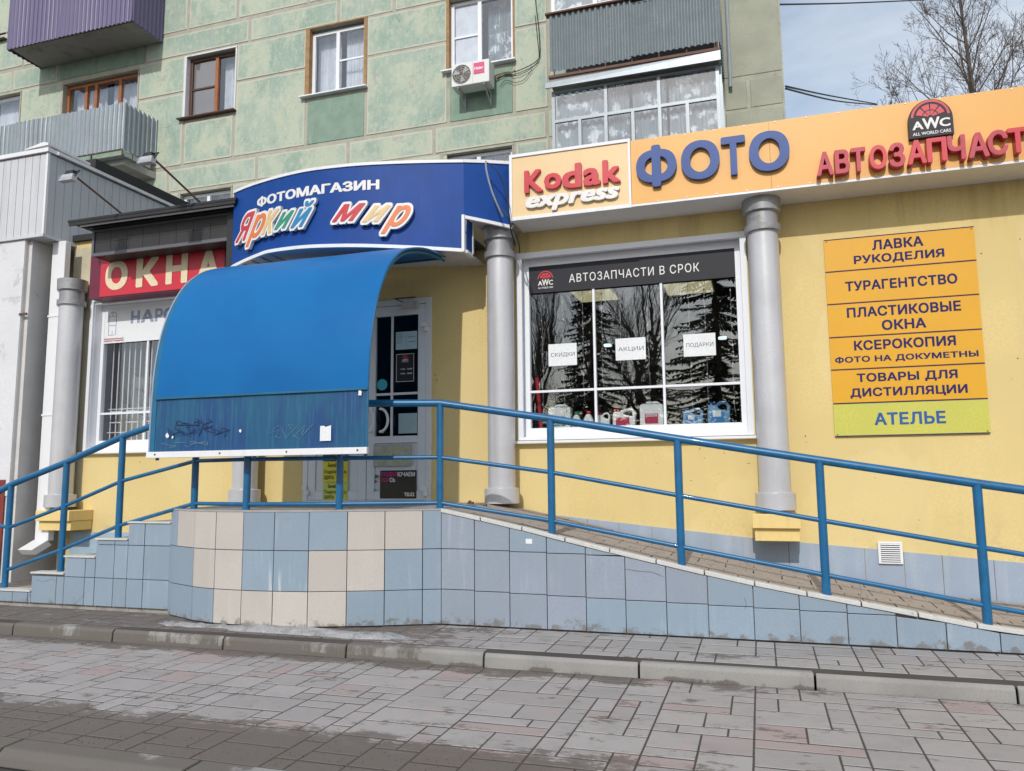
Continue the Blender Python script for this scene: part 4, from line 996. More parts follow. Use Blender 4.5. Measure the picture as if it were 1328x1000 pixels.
for (ya, yb, mt, lab) in ((583,598,M['tblack'],'black strip poster at the top of the yellow stickers'),(598.5,625,M['tyellow'],'upper yellow sticker on the left door leaf'),(626,650,M['tgreen'],'lower lime sticker on the left door leaf')):
    o, a, b, zb, zt = sticker('phone_sticker', 419, 451, ya, yb, mt, lab); h = zt-zb; w_ = b-a
    if mt is M['tblack']: text('lettering', 'TELE2', M['offwhite'], o, a+w_*.5, b-.01, zb+h*.2, zb+h*.45, fp, .001, .03); continue
    text('lettering', 'Билайн', M['tblack'], o, a+w_*.2, a+w_*.62, zb+h*.72, zb+h*.92, fp, .001, .02)
    text('lettering', 'Подключись', M['tblack'], o, a+w_*.04, a+w_*.95, zb+h*.38, zb+h*.60, fp, .001, .01); text('lettering', 'здесь', M['tblack'], o, a+w_*.04, a+w_*.45, zb+h*.10, zb+h*.32, fp, .001, .01)
for (x, y, r) in ((488,618,.03),(487,624.5,.022),(486,635.5,.025)):
    X_, Z_ = onY(x, y, FY-.017); MB().prism([(X_+r*math.cos(k*2.1)*(.6 if k%2 else 1), FY-.019, Z_+r*math.sin(k*2.1)) for k in range(3)], (0,.002,0)).build('torn_sticker', M['cyan'] if y > 630 else M['ink'], None, label={618:'topmost torn sticker scrap left of the black poster',624.5:'middle torn sticker scrap left of the black poster',635.5:'lowest torn sticker scrap, turquoise, left of the black poster'}[y], cat='sticker', group='torn sticker scraps')

# ------------------------------------------------------------------ canopy
CX0, CX1 = -4.70, -2.73
prof = [(5.095,.185),(5.095,.44),(5.10,.665),(5.115,.90),(5.155,1.14),(5.225,1.36),(5.33,1.56),(5.47,1.73),(5.67,1.87),(5.92,1.965),(6.22,2.03),(6.58,2.065)]
def smooth_prof(p, k=4):
    out = []
    for i in range(len(p)-1):
        p0 = p[max(i-1,0)]; p1 = p[i]; p2 = p[i+1]; p3 = p[min(i+2,len(p)-1)]
        for j in range(k):
            t = j/k; f_ = lambda a,b,c,d: .5*((2*b)+(-a+c)*t+(2*a-5*b+4*c-d)*t*t+(-a+3*b-3*c+d)*t**3)
            out.append((f_(p0[0],p1[0],p2[0],p3[0]), f_(p0[1],p1[1],p2[1],p3[1])))
    return out+[p[-1]]
can = thing('entrance_canopy', 'curved blue polycarbonate canopy hood in front of the shop door', 'canopy', (-3.7, 5.8, .18))
up = smooth_prof([p for p in prof if p[1] >= .66]); lo = smooth_prof([p for p in prof if p[1] <= .67])
def sheet(pr, xa, xb, mat, name, th=.008, yo=0, nx=16):
    mb = MB(); n = len(pr)
    for s in (0, 1):
        for i, (y, z) in enumerate(pr):
            a = pr[max(i-1,0)]; b = pr[min(i+1,n-1)]; t = Vector((b[0]-a[0], b[1]-a[1])).normalized(); ny, nz_ = -t.y, t.x
            for k in range(nx+1):
                x = xa+(xb-xa)*k/nx; wob = .0018*math.sin(x*9+i*.4)
                mb.v.append((x, y+yo+ny*(th*(1-s)+wob), z+nz_*(th*(1-s)+wob)))
    W = nx+1; B = n*W
    for i in range(n-1):
        for k in range(nx):
            a = i*W+k; mb.f.append((a,a+1,a+W+1,a+W)); mb.f.append((B+a,B+a+W,B+a+W+1,B+a+1))
    for i in range(n-1):
        a = i*W; mb.f.append((a,a+W,B+a+W,B+a)); a = i*W+nx; mb.f.append((a,B+a,B+a+W,a+W))
    for k in range(nx): mb.f.append((k,B+k,B+k+1,k+1)); a = (n-1)*W+k; mb.f.append((a,a+1,B+a+1,B+a))
    return mb.build(name, mat, can, smooth=True)
sheet(up, CX0+.055, CX1, M['can1'], 'canopy_sheet', .010, 0)
sheet(lo, CX0+.055, CX1, M['can2'], 'lower_sheet', .004, .004)
sheet(smooth_prof(prof), CX0, CX0+.055, M['canedge'], 'edge_strip', .006, .002, 1)
allp = smooth_prof(prof)
for x in (CX0+.004, CX1-.004): MB().tube([(x,y,z) for y, z in allp], .0085, 8).build('edge_trim', M['greyblueink'] if x < -4 else M['canedge'], can, smooth=True)
for x in (CX0+.06, -3.72, CX1-.03): MB().tube([(x,y+.03,z-.02) for y, z in allp], .014, 8).build('rib', M['canedge'], can, smooth=True)
for z_, y_ in ((.45,5.125),(1.75,5.53),(2.03,6.5)): MB().tube([(CX0+.02,y_,z_),(CX1-.02,y_,z_)], .012, 8).build('purlin', M['canedge'], can, smooth=True)
box('bottom_trim', M['white'], can, CX0-.01, CX1+.004, 5.075, 5.108, .183, .232, bevel=.003)
box('seam_strip', M['canedge'], can, CX0+.05, CX1, 5.083, 5.0885, .655, .672)
# bolts, scratches, marker scrawl, torn paper
for x in (-4.62,-4.0,-3.4,-2.80): box('bolt', M['rust'], can, x-.006, x+.006, 5.070, 5.0745, .205, .217)
rr = random.Random(5)
def scrawl(x0, z0, w_, h_, n, mat, r, seed):
    rr = random.Random(seed); mb = MB()
    for k in range(n):
        cx = x0+w_*(k+.5)/n; pts_ = []; a0 = rr.uniform(0,6); m = rr.randint(4,7)
        for i in range(m): pts_.append((cx+rr.uniform(-.6,.6)*w_/n*1.4, 5.0865, z0+h_*rr.random()))
        mb.tube(pts_, r, 4, False)
    return mb
def flatten(mb, y=5.0865):
    mb.v = [(v[0], y+(v[1]-y)*.15, v[2]) for v in mb.v]; return mb
flatten(scrawl(-4.5, .34, .55, .10, 8, None, .0035, 3)).build('marker_scrawl', M['marker'], can, normals=False)
flatten(scrawl(-4.42, .43, .3, .06, 3, None, .0035, 8)).build('marker_scrawl', M['marker'], can, normals=False)
flatten(scrawl(-3.55, .30, .35, .12, 5, None, .0012, 5)).build('scratches', M['scratch'], can, normals=False)
flatten(scrawl(-4.55, .26, .5, .05, 5, None, .0015, 15)).build('scratches', M['scratch'], can, normals=False)
for (px, py, r, sd) in ((467,510,.022,1),(217,565,.02,2),(224,567,.012,3),(312,559,.014,4)):
    X_, Z_ = onY(px, py, 5.086); rr = random.Random(sd)
    MB().prism([(X_+r*rr.uniform(.5,1)*math.cos(k*.785), 5.0835, Z_+r*rr.uniform(.7,1.3)*math.sin(k*.785)) for k in range(8)], (0,.003,0)).build('chip', M['paper'], can)
(ax, az), (bx, bz) = onY(415, 572, 5.085), onY(429.5, 551.5, 5.085)
MB().prism([(ax,5.083,az),(bx,5.083,az),(bx,5.083,bz),(ax+.045,5.083,bz-.012),(ax+.03,5.083,bz-.002),(ax,5.083,bz-.004)], (0,.003,0)).build('torn_notice', M['paper'], None, label='torn white paper scrap stuck low on the blue canopy', cat='notice')

# ------------------------------------------------------------------ curved blue sign
BO = [(-5.04,6.60),(-5.03,6.47),(-4.80,6.38),(-4.52,6.30),(-4.25,6.245),(-3.96,6.215),(-3.6,6.235),(-3.3,6.285),(-2.9,6.385),(-2.515,6.50)]
ZT = 2.93
def zbot(x): 
    t_ = max(0, min(1, (x+4.5)/2.0)); return 2.225-.125*t_**1.3 if x > -4.5 else 2.225-.06*((-4.5-x)/.54)
blue = thing('curved_shop_sign', 'curved deep blue fascia sign above the canopy reading ФОТОМАГАЗИН Яркий мир', 'sign', (-3.6, 6.6, 2.1))
def dense(o, k=6):
    out = []
    for a, b in zip(o, o[1:]):
        for i in range(k): out.append((a[0]+(b[0]-a[0])*i/k, a[1]+(b[1]-a[1])*i/k))
    return out+[o[-1]]
BOs = smooth_prof(BO[1:], 5); BD = [BO[0]]+BOs
def ribbon(outl, zlo, zhi, mat, name, par, th, off=0, smooth=True):
    mb = MB(); n = len(outl)
    for s in (0, 1):
        for i, (x, y) in enumerate(outl):
            a = outl[max(i-1,0)]; b = outl[min(i+1,n-1)]; t = Vector((b[0]-a[0], b[1]-a[1])).normalized(); o = off + (0 if s else th)
            mb.v += [(x+t.y*o, y-t.x*o, zlo(x)), (x+t.y*o, y-t.x*o, zhi(x))]
    for i in range(n-1):
        a = 2*i; b = 2*n+2*i; mb.f += [(a,a+2,a+3,a+1),(b,b+1,b+3,b+2),(a,b,b+2,a+2),(a+1,a+3,b+3,b+1)]
    mb.f += [(0,1,2*n+1,2*n),(2*n-2,4*n-2,4*n-1,2*n-1)]
    return mb.build(name, mat, par, smooth=smooth)
ribbon(BD, zbot, lambda x: ZT, M['signblue'], 'panel', blue, .004)
UP = [(-2.515,6.50),(-2.33,6.60),(-2.115,6.74)]
ribbon(UP, lambda x: 2.42-.07*(x+2.515)/.4, lambda x: ZT+.02*(x+2.515)/.4, M['signblue'], 'panel', blue, .004)
ribbon(BD, lambda x: ZT, lambda x: ZT+.028, M['white'], 'top_trim', blue, .03, -.015); ribbon(UP, lambda x: ZT+.02*(x+2.515)/.4, lambda x: ZT+.03+.02*(x+2.515)/.4, M['white'], 'top_trim', blue, .03, -.015)
ribbon(BD, lambda x: zbot(x)-.032, zbot, M['white'], 'bottom_trim', blue, .03, -.015)
ribbon(UP, lambda x: 2.39-.07*(x+2.515)/.4, lambda x: 2.42-.07*(x+2.515)/.4, M['white'], 'bottom_trim', blue, .03, -.015)
box('notch_trim', M['white'], blue, -2.527, -2.500, 6.47, 6.52, 2.07, 2.42)
box('notch_side', M['signblue'], blue, -2.497, -2.492, 6.52, 6.66, 2.10, 2.40); box('notch_edge', M['white'], blue, -2.503, -2.485, 6.66, 6.685, 2.07, 2.41)
MB().prism([(-2.527,6.47,2.065),(-2.485,6.52,2.065),(-2.485,6.685,2.065),(-2.527,6.685,2.065)], (0,0,.03)).build('notch_base', M['white'], blue)
# soffit boards
xs = [-5.0+.125*k for k in range(21)]
def yb(x):
    for (a, ya), (b, yb_) in zip(BD, BD[1:]):
        if a <= x <= b: return ya+(yb_-ya)*(x-a)/(b-a)
    return 6.5
for a, b in zip(xs, xs[1:]):
    if b > -2.49: b = -2.49
    zz = min(zbot(a), zbot(b))-.012
    MB().prism([(a+.004,yb(a+.004)+.004,zz),(b-.004,yb(b-.004)+.004,zz),(b-.004,FY-.002,zz),(a+.004,FY-.002,zz)], (0,0,.012)).build('soffit_board', M['siding'], blue)
MB().prism([(-5.03,6.5,2.25),(-2.5,6.5,2.25),(-2.5,FY-.002,2.25),(-5.03,FY-.002,2.25)], (0,0,.02)).build('soffit_backing', M['ink'], blue)
xs = [-2.48,-2.37,-2.26,-2.15]
for a, b in zip(xs, xs[1:]):
    zz = 2.39
    MB().prism([(a+.003,6.53+(a+2.48)*.55,zz),(b-.003,6.53+(b+2.48)*.55,zz),(b-.003,FY-.002,zz),(a+.003,FY-.002,zz)], (0,0,.012)).build('soffit_board', M['siding'], blue)
TOT = [0]
for a, b in zip(BD, BD[1:]): TOT.append(TOT[-1]+math.hypot(b[0]-a[0], b[1]-a[1]))
def curve_place(s, v, d):
    s = max(0, min(TOT[-1]-1e-4, s)); x, y, tx, ty = at_arc(BD, s)
    return (x+ty*(d+.004), y-tx*(d+.004), v)
def sv(px, py): p = hit(BD, px, py); return arc_of(BD, p), p[2]
s0, _ = sv(334.3, 260); s1, _ = sv(492.3, 240)
za = sum(sv(x, y)[1] for x, y in ((345,265),(420,252),(488,249)))/3; zb = sum(sv(x, y)[1] for x, y in ((345,252),(420,238),(488,235)))/3
# shift letters to sit at the slope-free height of the panel
word = 'ФОТОМАГАЗИН'; U, fs = text_geo(word, .05, 0, 1.0); a, b, c, d = bbox2(U)
TH = zb-za
extr('lettering', [(s0+(x-a)/(b-a)*(s1-s0), za+(y-c)/(d-c)*TH) for x, y in U], fs, M['offwhite'], blue, curve_place, .003, nl=NL.get(id(U)))
mR, mO, mY, mG, mB_ = M['redletter'], pm('orange_plastic', (.80,.20,.05), .4, bmp=0), pm('sand_plastic', (.80,.56,.26), .4, bmp=0), pm('green_plastic', (.03,.30,.19), .4, bmp=0), pm('azure_plastic', (.02,.24,.50), .4, bmp=0)
def script(word, mats, pxs, ys, drops):
    for ch, mt, (pa, pb), (yt, ybm) in zip(word, mats, pxs, ys):
        sa, z_t = sv(pa, (yt+ybm)/2); sb, _ = sv(pb, (yt+ybm)/2); z_t = sv((pa+pb)/2, yt)[1]; z_b = sv((pa+pb)/2, ybm)[1]
        lt = text('letter', ch, M['offwhite'], blue, sa-.022, sb+.022, z_b-.024, z_t+.024, curve_place, .045, .082, .7, back=.012)
        text('letter_face', ch, mt, lt, sa, sb, z_b, z_t, curve_place, .050, .026, .7, back=.045)
script('Яркий', [mR, mO, mY, mG, mB_], [(312,336),(325,350),(345,367),(361,386),(382,411)], [(279,313),(281,319),(275,304),(277,298),(264,296)], None)
script('мир', [mR, mY, mO], [(434,476),(472,508),(496,534)], [(267,289),(269,290),(269,305)], None)
# cables over the sign's right end
t = thing('hanging_cables', 'grey and black cables drooping over the right end of the blue sign', 'cable', (-2.3, 6.5, 2.3))
def cab(pts, Y, r, mat, par): 
    MB().tube(smooth3([(onY(x, y, Yk)[0], Yk, onY(x, y, Yk)[1]) for (x, y, Yk) in pts]), r, 6).build('cable', mat, par, smooth=True)
def smooth3(p, k=5):
    out = []
    for i in range(len(p)-1):
        p0, p1, p2, p3 = Vector(p[max(i-1,0)]), Vector(p[i]), Vector(p[i+1]), Vector(p[min(i+2,len(p)-1)])
        for j in range(k):
            t_ = j/k; out.append(.5*((2*p1)+(-p0+p2)*t_+(2*p0-5*p1+4*p2-p3)*t_*t_+(-p0+3*p1-3*p2+p3)*t_**3))
    return out+[Vector(p[-1])]
cab([(630,209,6.46),(631,222,6.44),(637,245,6.46),(645,266,6.5),(652,281,6.56)], 0, .009, M['greycable'], t)
cab([(632,211,6.45),(645,222,6.45),(655,245,6.5),(660,275,6.52),(663,292,6.5),(672,312,6.6),(674,328,6.95)], 0, .006, M['cable'], t)
cab([(651,272,6.5),(660,284,6.5),(663,300,6.62),(668,318,6.9)], 0, .007, M['cable'], t)

# ------------------------------------------------------------------ fascia sign
KY = 6.65; FZ0, FZ1 = 2.395, 2.985
fas = thing('fascia_sign', 'long cream and orange fascia signboard over the window lettered Kodak express, ФОТО and АВТОЗАПЧАСТ', 'sign', (0, 6.8, 2.38))
xs_ = onY(818, 225, KY)[0]; x_s2 = onY(1001, 250, KY)[0]
box('panel', M['cream'], fas, -2.09, xs_-.012, KY, KY+.02, FZ0, FZ1-.012, label='cream left panel')
box('panel', M['orange'], fas, xs_+.004, x_s2, KY, KY+.02, FZ0, FZ1-.0); box('panel', M['orange'], fas, x_s2+.002, 3.2, KY, KY+.02, FZ0, FZ1)
frame_ring(-2.115, xs_+.002, FZ0-.03, FZ1+.02, KY-.012, KY+.03, .028, .022, .035, .03).build('trim', M['white'], fas, bevel=.002)
box('box_top', M['white'], fas, -2.1, 3.2, KY+.02, FY+.2, FZ1-.06, FZ1-.02)
for a, b in ((-2.1, x_s2+.02), (x_s2+.022, 3.2)): box('soffit', M['white'], fas, a, b, KY+.005, FY-.002, FZ0-.02, FZ0-.002)
box('lower_lip', M['white'], fas, xs_, 3.2, KY-.004, KY+.008, FZ0-.022, FZ0-.003)
ff = flat(KY)
for k in range(18):
    x = -1.0+k*.25; 
    if x < 3: box('rivet', M['white'], fas, x-.006, x+.006, KY-.004, KY-.001, FZ1-.016, FZ1-.004); box('rivet', M['white'], fas, x-.006, x+.006, KY-.004, KY-.001, FZ0+.004, FZ0+.014)
zt, zb = onY(909,184,KY)[1], onY(909,234.5,KY)[1]
for ch, (pa, pb), (yt, ybm), pc in (('Ф',(825.5,878),(190.5,239.5),851),('О',(883.7,933.8),(183.5,234.5),909),('Т',(936,967.8),(0,0),0),('О',(972,1024.8),(171.5,223.5),998)):
    a, b = span(pa, pb, 215, KY)
    if ch == 'Ф': z1_, z0_ = zt+.012, zb-.018
    elif ch == 'Т': z1_, z0_ = zt-.004, zb+.004
    else: z1_, z0_ = zt, zb
    text('letter', ch, M['blueletter'], fas, a, b, z0_, z1_, ff, .04, .042, back=.008)
spn = [(1058,1080),(1082,1101.5),(1103,1122.5),(1127,1150),(1152.5,1173.5),(1176.5,1201),(1202,1228),(1229,1252.5),(1256,1283),(1281.5,1308),(1308,1334),(1338,1364)]
zt, zb = onY(1069,201.5,KY)[1], onY(1069,231.5,KY)[1]
mats = [M['redpink'],M['redpink'],M['redpink'],M['redletter'],M['redpink'],M['redletter'],M['redletter'],M['redpink'],M['redpink'],M['redpink'],M['redletter'],M['redpink']]
for i, (ch, (pa, pb)) in enumerate(zip('АВТОЗАПЧАСТИ', spn)):
    a, b = span(pa, pb, 205, KY-.05); dz = .012 if i in (5,6) else 0
    text('letter', ch, mats[i], fas, a, b, zb+dz*.4, zt+.002, ff, .075, .036, back=.004)
for (ch, pa, pb, yt, ybm) in (('K',681,705,222,251),('o',706.5,729,226,246.5),('d',729.5,755,214,245.5),('a',757,779.5,219.5,242),('k',782,805,208.5,238.5)):
    a, b = span(pa, pb, (yt+ybm)/2, KY); text('letter', ch, M['redletter'], fas, a, b, onY((pa+pb)/2, ybm, KY)[1], onY((pa+pb)/2, yt, KY)[1], ff, .035, .035, back=.004)
a, b = span(682.5, 804.5, 255, KY); z_b = onY(743,266,KY)[1]; z_t = onY(743,249,KY)[1]
text('letter_row', 'express', M['offwhite'], fas, a, b, z_b-.036, z_t-.006, ff, .03, .045, .25, back=.004)
# emblem
ea, eb = span(1177.5, 1236, 155, KY-.04); e0, e1 = onY(1207,177.5,KY-.04)[1], onY(1207,128.8,KY-.04)[1]
em = thing('emblem_sign', 'dark arched emblem plate with red globe and letters AWC on the orange fascia', 'sign', ((ea+eb)/2, KY-.02, e0))
w_ = eb-ea; pp = [(ea,e0),(eb,e0),(eb,e0+(e1-e0)*.45)]+[((ea+eb)/2+w_/2*math.cos(t_), e0+(e1-e0)*.45+(e1-e0)*.55*math.sin(t_)) for t_ in [k*math.pi/20 for k in range(1,20)]]+[(ea,e0+(e1-e0)*.45)]
MB().prism([(x,KY-.045,z) for x, z in pp], (0,.045,0)).build('plate', M['darkgrey'], em, bevel=.002)
awc(em, ea, eb, e0, e1, flat(KY-.045), d=.003)

# ------------------------------------------------------------------ information sign
IY = FY-.012
inf = thing('information_sign', 'tall orange and lime list of services on the yellow wall beside the right column', 'sign', (1.0, 7.04, .35))
ia, ib = onY(1068,312,IY)[0]+.01, onY(1262,295,IY)[0]-.0
ia = (onY(1068,312,IY)[0]+onY(1083,566,IY)[0])/2; ib = (onY(1263,293,IY)[0]+onY(1284,563,IY)[0])/2
ys = [(1068,312),(1070,353),(1072.5,395),(1075,438.5),(1077.5,480),(1080,523.5),(1083,566)]
zs = [onY(x, y, IY)[1] for x, y in ys]
ysr = [(1263,293),(1267,337),(1271,381),(1274,425.5),(1278,470),(1282,516),(1284,563)]
zsr = [onY(x, y, IY)[1] for x, y in ysr]
zz = [(p+q)/2 for p, q in zip(zs, zsr)]
rowsT = [['ЛАВКА','РУКОДЕЛИЯ'],['ТУРАГЕНТСТВО'],['ПЛАСТИКОВЫЕ','ОКНА'],['КСЕРОКОПИЯ','ФОТО НА ДОКУМЕТНЫ'],['ТОВАРЫ ДЛЯ','ДИСТИЛЛЯЦИИ'],['АТЕЛЬЕ']]
W_ = ib-ia
spx = {'ЛАВКА':(.33,.67),'РУКОДЕЛИЯ':(.20,.80),'ТУРАГЕНТСТВО':(.13,.87),'ПЛАСТИКОВЫЕ':(.13,.88),'ОКНА':(.36,.65),'КСЕРОКОПИЯ':(.165,.83),'ФОТО НА ДОКУМЕТНЫ':(.03,.965),'ТОВАРЫ ДЛЯ':(.17,.825),'ДИСТИЛЛЯЦИИ':(.12,.88),'АТЕЛЬЕ':(.27,.73)}
for i, tx in enumerate(rowsT):
    t1, t0 = zz[i], zz[i+1]; h = t1-t0
    p = box('panel', M['amber'] if i < 5 else M['lime'], inf, ia, ib, IY-.006, IY+.01, t0+.0015, t1-.0015)
    box('border', M['navy'], p, ia, ib, IY-.008, IY-.0055, t1-.009, t1-.0015)
    if i == 5: box('border', M['navy'], p, ia, ib, IY-.008, IY-.0055, t0+.0015, t0+.009)
    for k, s in enumerate(tx):
        f0, f1 = spx[s]; 
        if len(tx) == 1: zc = (t0+t1)/2; hh = h*(.36 if i == 5 else .30)
        else: zc = t0+h*(.70 if k == 0 else .27); hh = h*(.30 if s != 'ФОТО НА ДОКУМЕТНЫ' else .22)
        text('lettering', s, M['steelblue'] if i == 5 else M['navy'], p, ia+W_*f0, ia+W_*f1, zc-hh/2, zc+hh/2, flat(IY-.006), .0015, .032, spacing=1.05)
for x, z in ((ia+.02,zz[0]-.02),(ib-.02,zz[0]-.02),(ia+.02,zz[-1]+.02),(ib-.02,zz[-1]+.02)): MB().tube([(x,IY-.01,z),(x,IY-.005,z)], .005, 8).build('screw', M['rust'], inf)

# ------------------------------------------------------------------ red sign, roof edge and dark display on the left
red = thing('red_window_sign', 'red signboard with cream letters ОКНА over the left window', 'sign', (-6.2, 6.9, 2.1))
OY = 6.85; r0, r1 = 2.095, 2.60
box('backing', M['maroon'], red, -7.275, -5.22, OY+.004, FY-.002, r0-.01, r1+.19)
xa = onY(130.5, 360, OY)[0]; xb = onY(291.6, 340, OY)[0]
box('panel', M['redsign'], red, xa, xb, OY-.004, OY+.004, r0, r1)
for ch, (pa, pb) in zip('ОКНА', ((137.8,166.5),(177.5,206.5),(215.8,244),(256.5,285))):
    a, b = span(pa, pb, 350, OY); text('letter', ch, M['creamletter'], red, a, b, onY(200,371,OY)[1], onY(200,333,OY)[1], flat(OY-.004), .003, .055)
disp = thing('display_board', 'long dark unlit display board under the black roof edge', 'display', (-6.1, 6.75, 2.48))
box('housing', M['black'], disp, -6.99, -5.16, 6.61, 6.84, 2.49, 2.775, bevel=.004)
frame_ring(-6.99, -5.16, 2.485, 2.785, 6.585, 6.609, .03, .03, .035, .02).build('rim', M['greyblueink'], disp)
disp.children[-1].data.materials[0] = pm('dull_grey_rim', (.12,.13,.15), .5)
for r in range(2):
    for k in range(8): 
        a = -6.955+k*.22; box('display_module', M['led'], disp, a+.002, a+.218, 6.597, 6.6085, 2.523+r*.122, 2.642+r*.122)
rf = thing('roof_edge', 'black flat roof edge with thin white drip line over the left window', 'roof edge', (-6.1, 6.8, 2.8))
box('roofing', M['roofing'], rf, -7.15, -4.96, 6.40, 7.3, 2.835, 2.86); box('drip_edge', M['black'], rf, -7.14, -4.97, 6.405, 6.43, 2.80, 2.834); box('white_strip', M['white'], rf, -7.02, -5.02, 6.44, 6.46, 2.788, 2.803)
box('fascia', M['black'], rf, -7.0, -5.0, 6.52, 7.04, 2.79, 2.834)
box('parapet', M['black'], rf, -5.17, -5.06, 6.55, 7.0, 2.10, 2.79)
def flood(pl, pb, Yl, label):
    (lx, lz) = onY(pl[0], pl[1], Yl); (bx, bz) = onY(pb[0], pb[1], 6.42)
    t = thing('floodlight', label, 'floodlight', (bx, 6.42, bz), 'floodlights on rods over the left shop front')
    MB().tube([(bx,6.45,2.86),(lx+.02,Yl,lz+.05)], .011, 8).build('rod', M['rust'], t, smooth=True)
    hd = MB().prism([(lx-.085,Yl-.05,lz-.05),(lx+.085,Yl-.05,lz-.05),(lx+.07,Yl-.02,lz+.03),(lx-.07,Yl-.02,lz+.03)], (0,.07,0)).build('lamp_head', M['dirtywhite'], t, bevel=.006)
    box('lamp_glass', M['glass2'], hd, lx-.075, lx+.075, Yl-.058, Yl-.052, lz-.045, lz+.005)
    box('junction_box', M['black'], t, lx-.06, lx+.03, Yl+.02, Yl+.07, lz+.035, lz+.085)
    MB().tube([(lx-.09,Yl-.01,lz),(lx-.09,Yl+.05,lz+.08),(lx+.09,Yl+.05,lz+.08),(lx+.09,Yl-.01,lz)], .006, 6).build('bracket', M['black'], t)
flood((89,230),(157,276), 5.85, 'small floodlight on a rusty rod, nearer the white siding box'); flood((191,207),(259,266), 5.85, 'small floodlight on a rusty rod, nearer the blue sign')

# ------------------------------------------------------------------ left neighbour: plaster pier with siding box
nb = thing('side_annexe', 'whitewashed plaster pier with a grey siding clad box on top at the left edge', 'building', (-8.4, 7.5, -1.2))
NX = -7.73; NY = 6.604
fx = -8.0
box('pier', M['greyplaster'], nb, -11.5, fx, NY+.02, 9.0, -1.15, 2.815)
box('pier_face', M['whiteplaster'], nb, -11.5, fx-.004, NY+.008, NY+.019, -.15, 2.812)
box('red_paint', M['oxred'], nb, -11.5, -8.055, NY-.001, NY+.007, -1.1, .03)
box('pier_side', M['greyplaster'], nb, fx+.001, fx+.05, NY+.06, 9, -1.14, 2.80)
for k in range(34):
    x = NX-.006-.112*(k+1)
    if x < -11.4: break
    box('siding_board', M['siding'], nb, x+.003, x+.109, NY, NY+.014, 2.83, 3.80)
box('siding_core', M['ink'], nb, -11.4, NX-.012, NY+.015, 10.2, 2.835, 3.795)
for k in range(30):
    y = NY+.004+.118*k; box('siding_board', M['sidingshade'], nb, NX-.011, NX+.003, y+.003, y+.115, 2.83, 3.80)
box('corner_trim', M['white'], nb, NX-.02, NX+.008, NY-.006, NY+.024, 2.82, 3.81)
MB().box(-11.4,NX+.02,NY-.02,NY-.001,2.80,2.832).box(NX+.004,NX+.02,NY,10.1,2.80,2.832).build('lower_trim', M['siding'], nb)
for k in range(18): box('soffit_board', M['siding'], nb, -8.0+.0, NX+.003, NY+.0+k*.12, NY+.116+k*.12, 2.805, 2.818)
MB().box(-11.4,NX+.03,NY-.03,NY+.1,3.812,3.86).build('cap_flashing', M['white'], nb)
MB().prism([(NX-.32,NY-.035,3.87),(NX+.03,NY-.035,3.885),(NX+.03,NY-.035,3.91),(NX-.05,NY-.035,3.93),(NX-.32,NY-.035,3.88)], (0,.6,-.01)).build('ridge_cap', M['white'], nb)
MB().box(NX-.02,NX+.045,NY+.10,10.15,3.815,3.855).build('white_edge', M['white'], nb)
MB().box(NX-.5,NX+.05,NY+.62,10.2,3.86,3.98).build('bitumen_roof', M['roofing'], nb)
box('hook', M['rust'], nb, fx-.02, fx+.09, NY+.0, NY+.02, 1.90, 1.925)
# downpipe
dp = thing('downpipe', 'white square downpipe between the plaster pier and the left column', 'downpipe', (-7.75, 6.95, -1.1))
(ax, az), (bx, bz) = onY(80, 320, 6.9), onY(57, 700, 6.9)
xm_ = -7.86
(p1, _), (p2, _) = onY(66.5, 320, 6.8), onY(86, 320, 6.8)
q1, q2 = onY(50, 640, 6.8)[0], onY(64.5, 640, 6.8)[0]; dxa, dxb = (p1+q1)/2, (p2+q2)/2
zb_ = onY(55,705,6.8)[1]
box('pipe', M['white'], dp, dxa, dxb, 6.8, 6.88, zb_+.03, 2.80, bevel=.008)
MB().prism([(dxa-.003,6.795,zb_+.04),(dxb+.003,6.795,zb_+.04),(dxb+.003,6.60,zb_-.05),(dxa-.003,6.60,zb_-.05)], (0,.06,-.06)).build('spout', M['white'], dp, bevel=.004)
for z in (.75, 1.9): box('clamp', M['white'], dp, dxa-.006, dxb+.006, 6.793, 6.92, z, z+.02)

# ================================================================== GREEN APARTMENT BLOCK
UY = 12.0
apt = thing('apartment_block', 'pale green peeling panel apartment block rising behind the shops', 'building', (-8, 18, -1.2))
CX_ = .612
FL = 2.84
holes = []
def fl(z, k): return z+FL*k
wins = []   # (x0,x1,z0,z1,kind)
w1 = (-7.80,-6.56,7.13,8.47,'pvc_worn'); wbn = (-10.58,-9.40,7.13,8.42,'brown'); wd = (-13.75,-11.76,6.9,8.38,'orange'); wac = (-4.93,-3.72,7.13,8.47,'pvc2'); wl = (-17.0,-14.93,7.3,8.42,'pvc')
wins += [w1, wbn, wd, wac, wl]
wins += [(-10.60,-9.40,4.25,5.58,'pvc'),(-7.80,-6.56,4.25,5.60,'pvc'),(-5.05,-3.75,4.25,5.60,'pvc'),(-17.0,-15.48,9.75,11.2,'orange'),(-10.58,-9.40,9.97,11.2,'brown')]
holed_wall('wall', M['seam'], apt, -24, CX_, -1.1, 15, UY+.010, .3, [w[:4] for w in wins])
box('side_wall', M['seam'], apt, CX_-.3, CX_-.001, UY+.33, 24, -1.1, 15); box('roof_slab', M['concrete'], apt, -24, CX_, UY+.33, 24, 14.9, 15.1)
box('floor_slab', M['interior'], apt, -23.9, CX_-.31, UY+.33, UY+3.5, 6.2, 6.3); box('back_room', M['interior'], apt, -23.9, CX_-.31, UY+3.4, UY+3.5, -1, 14.8); box('floor_slab', M['interior'], apt, -23.9, CX_-.31, UY+.33, UY+3.4, 8.95, 9.05)
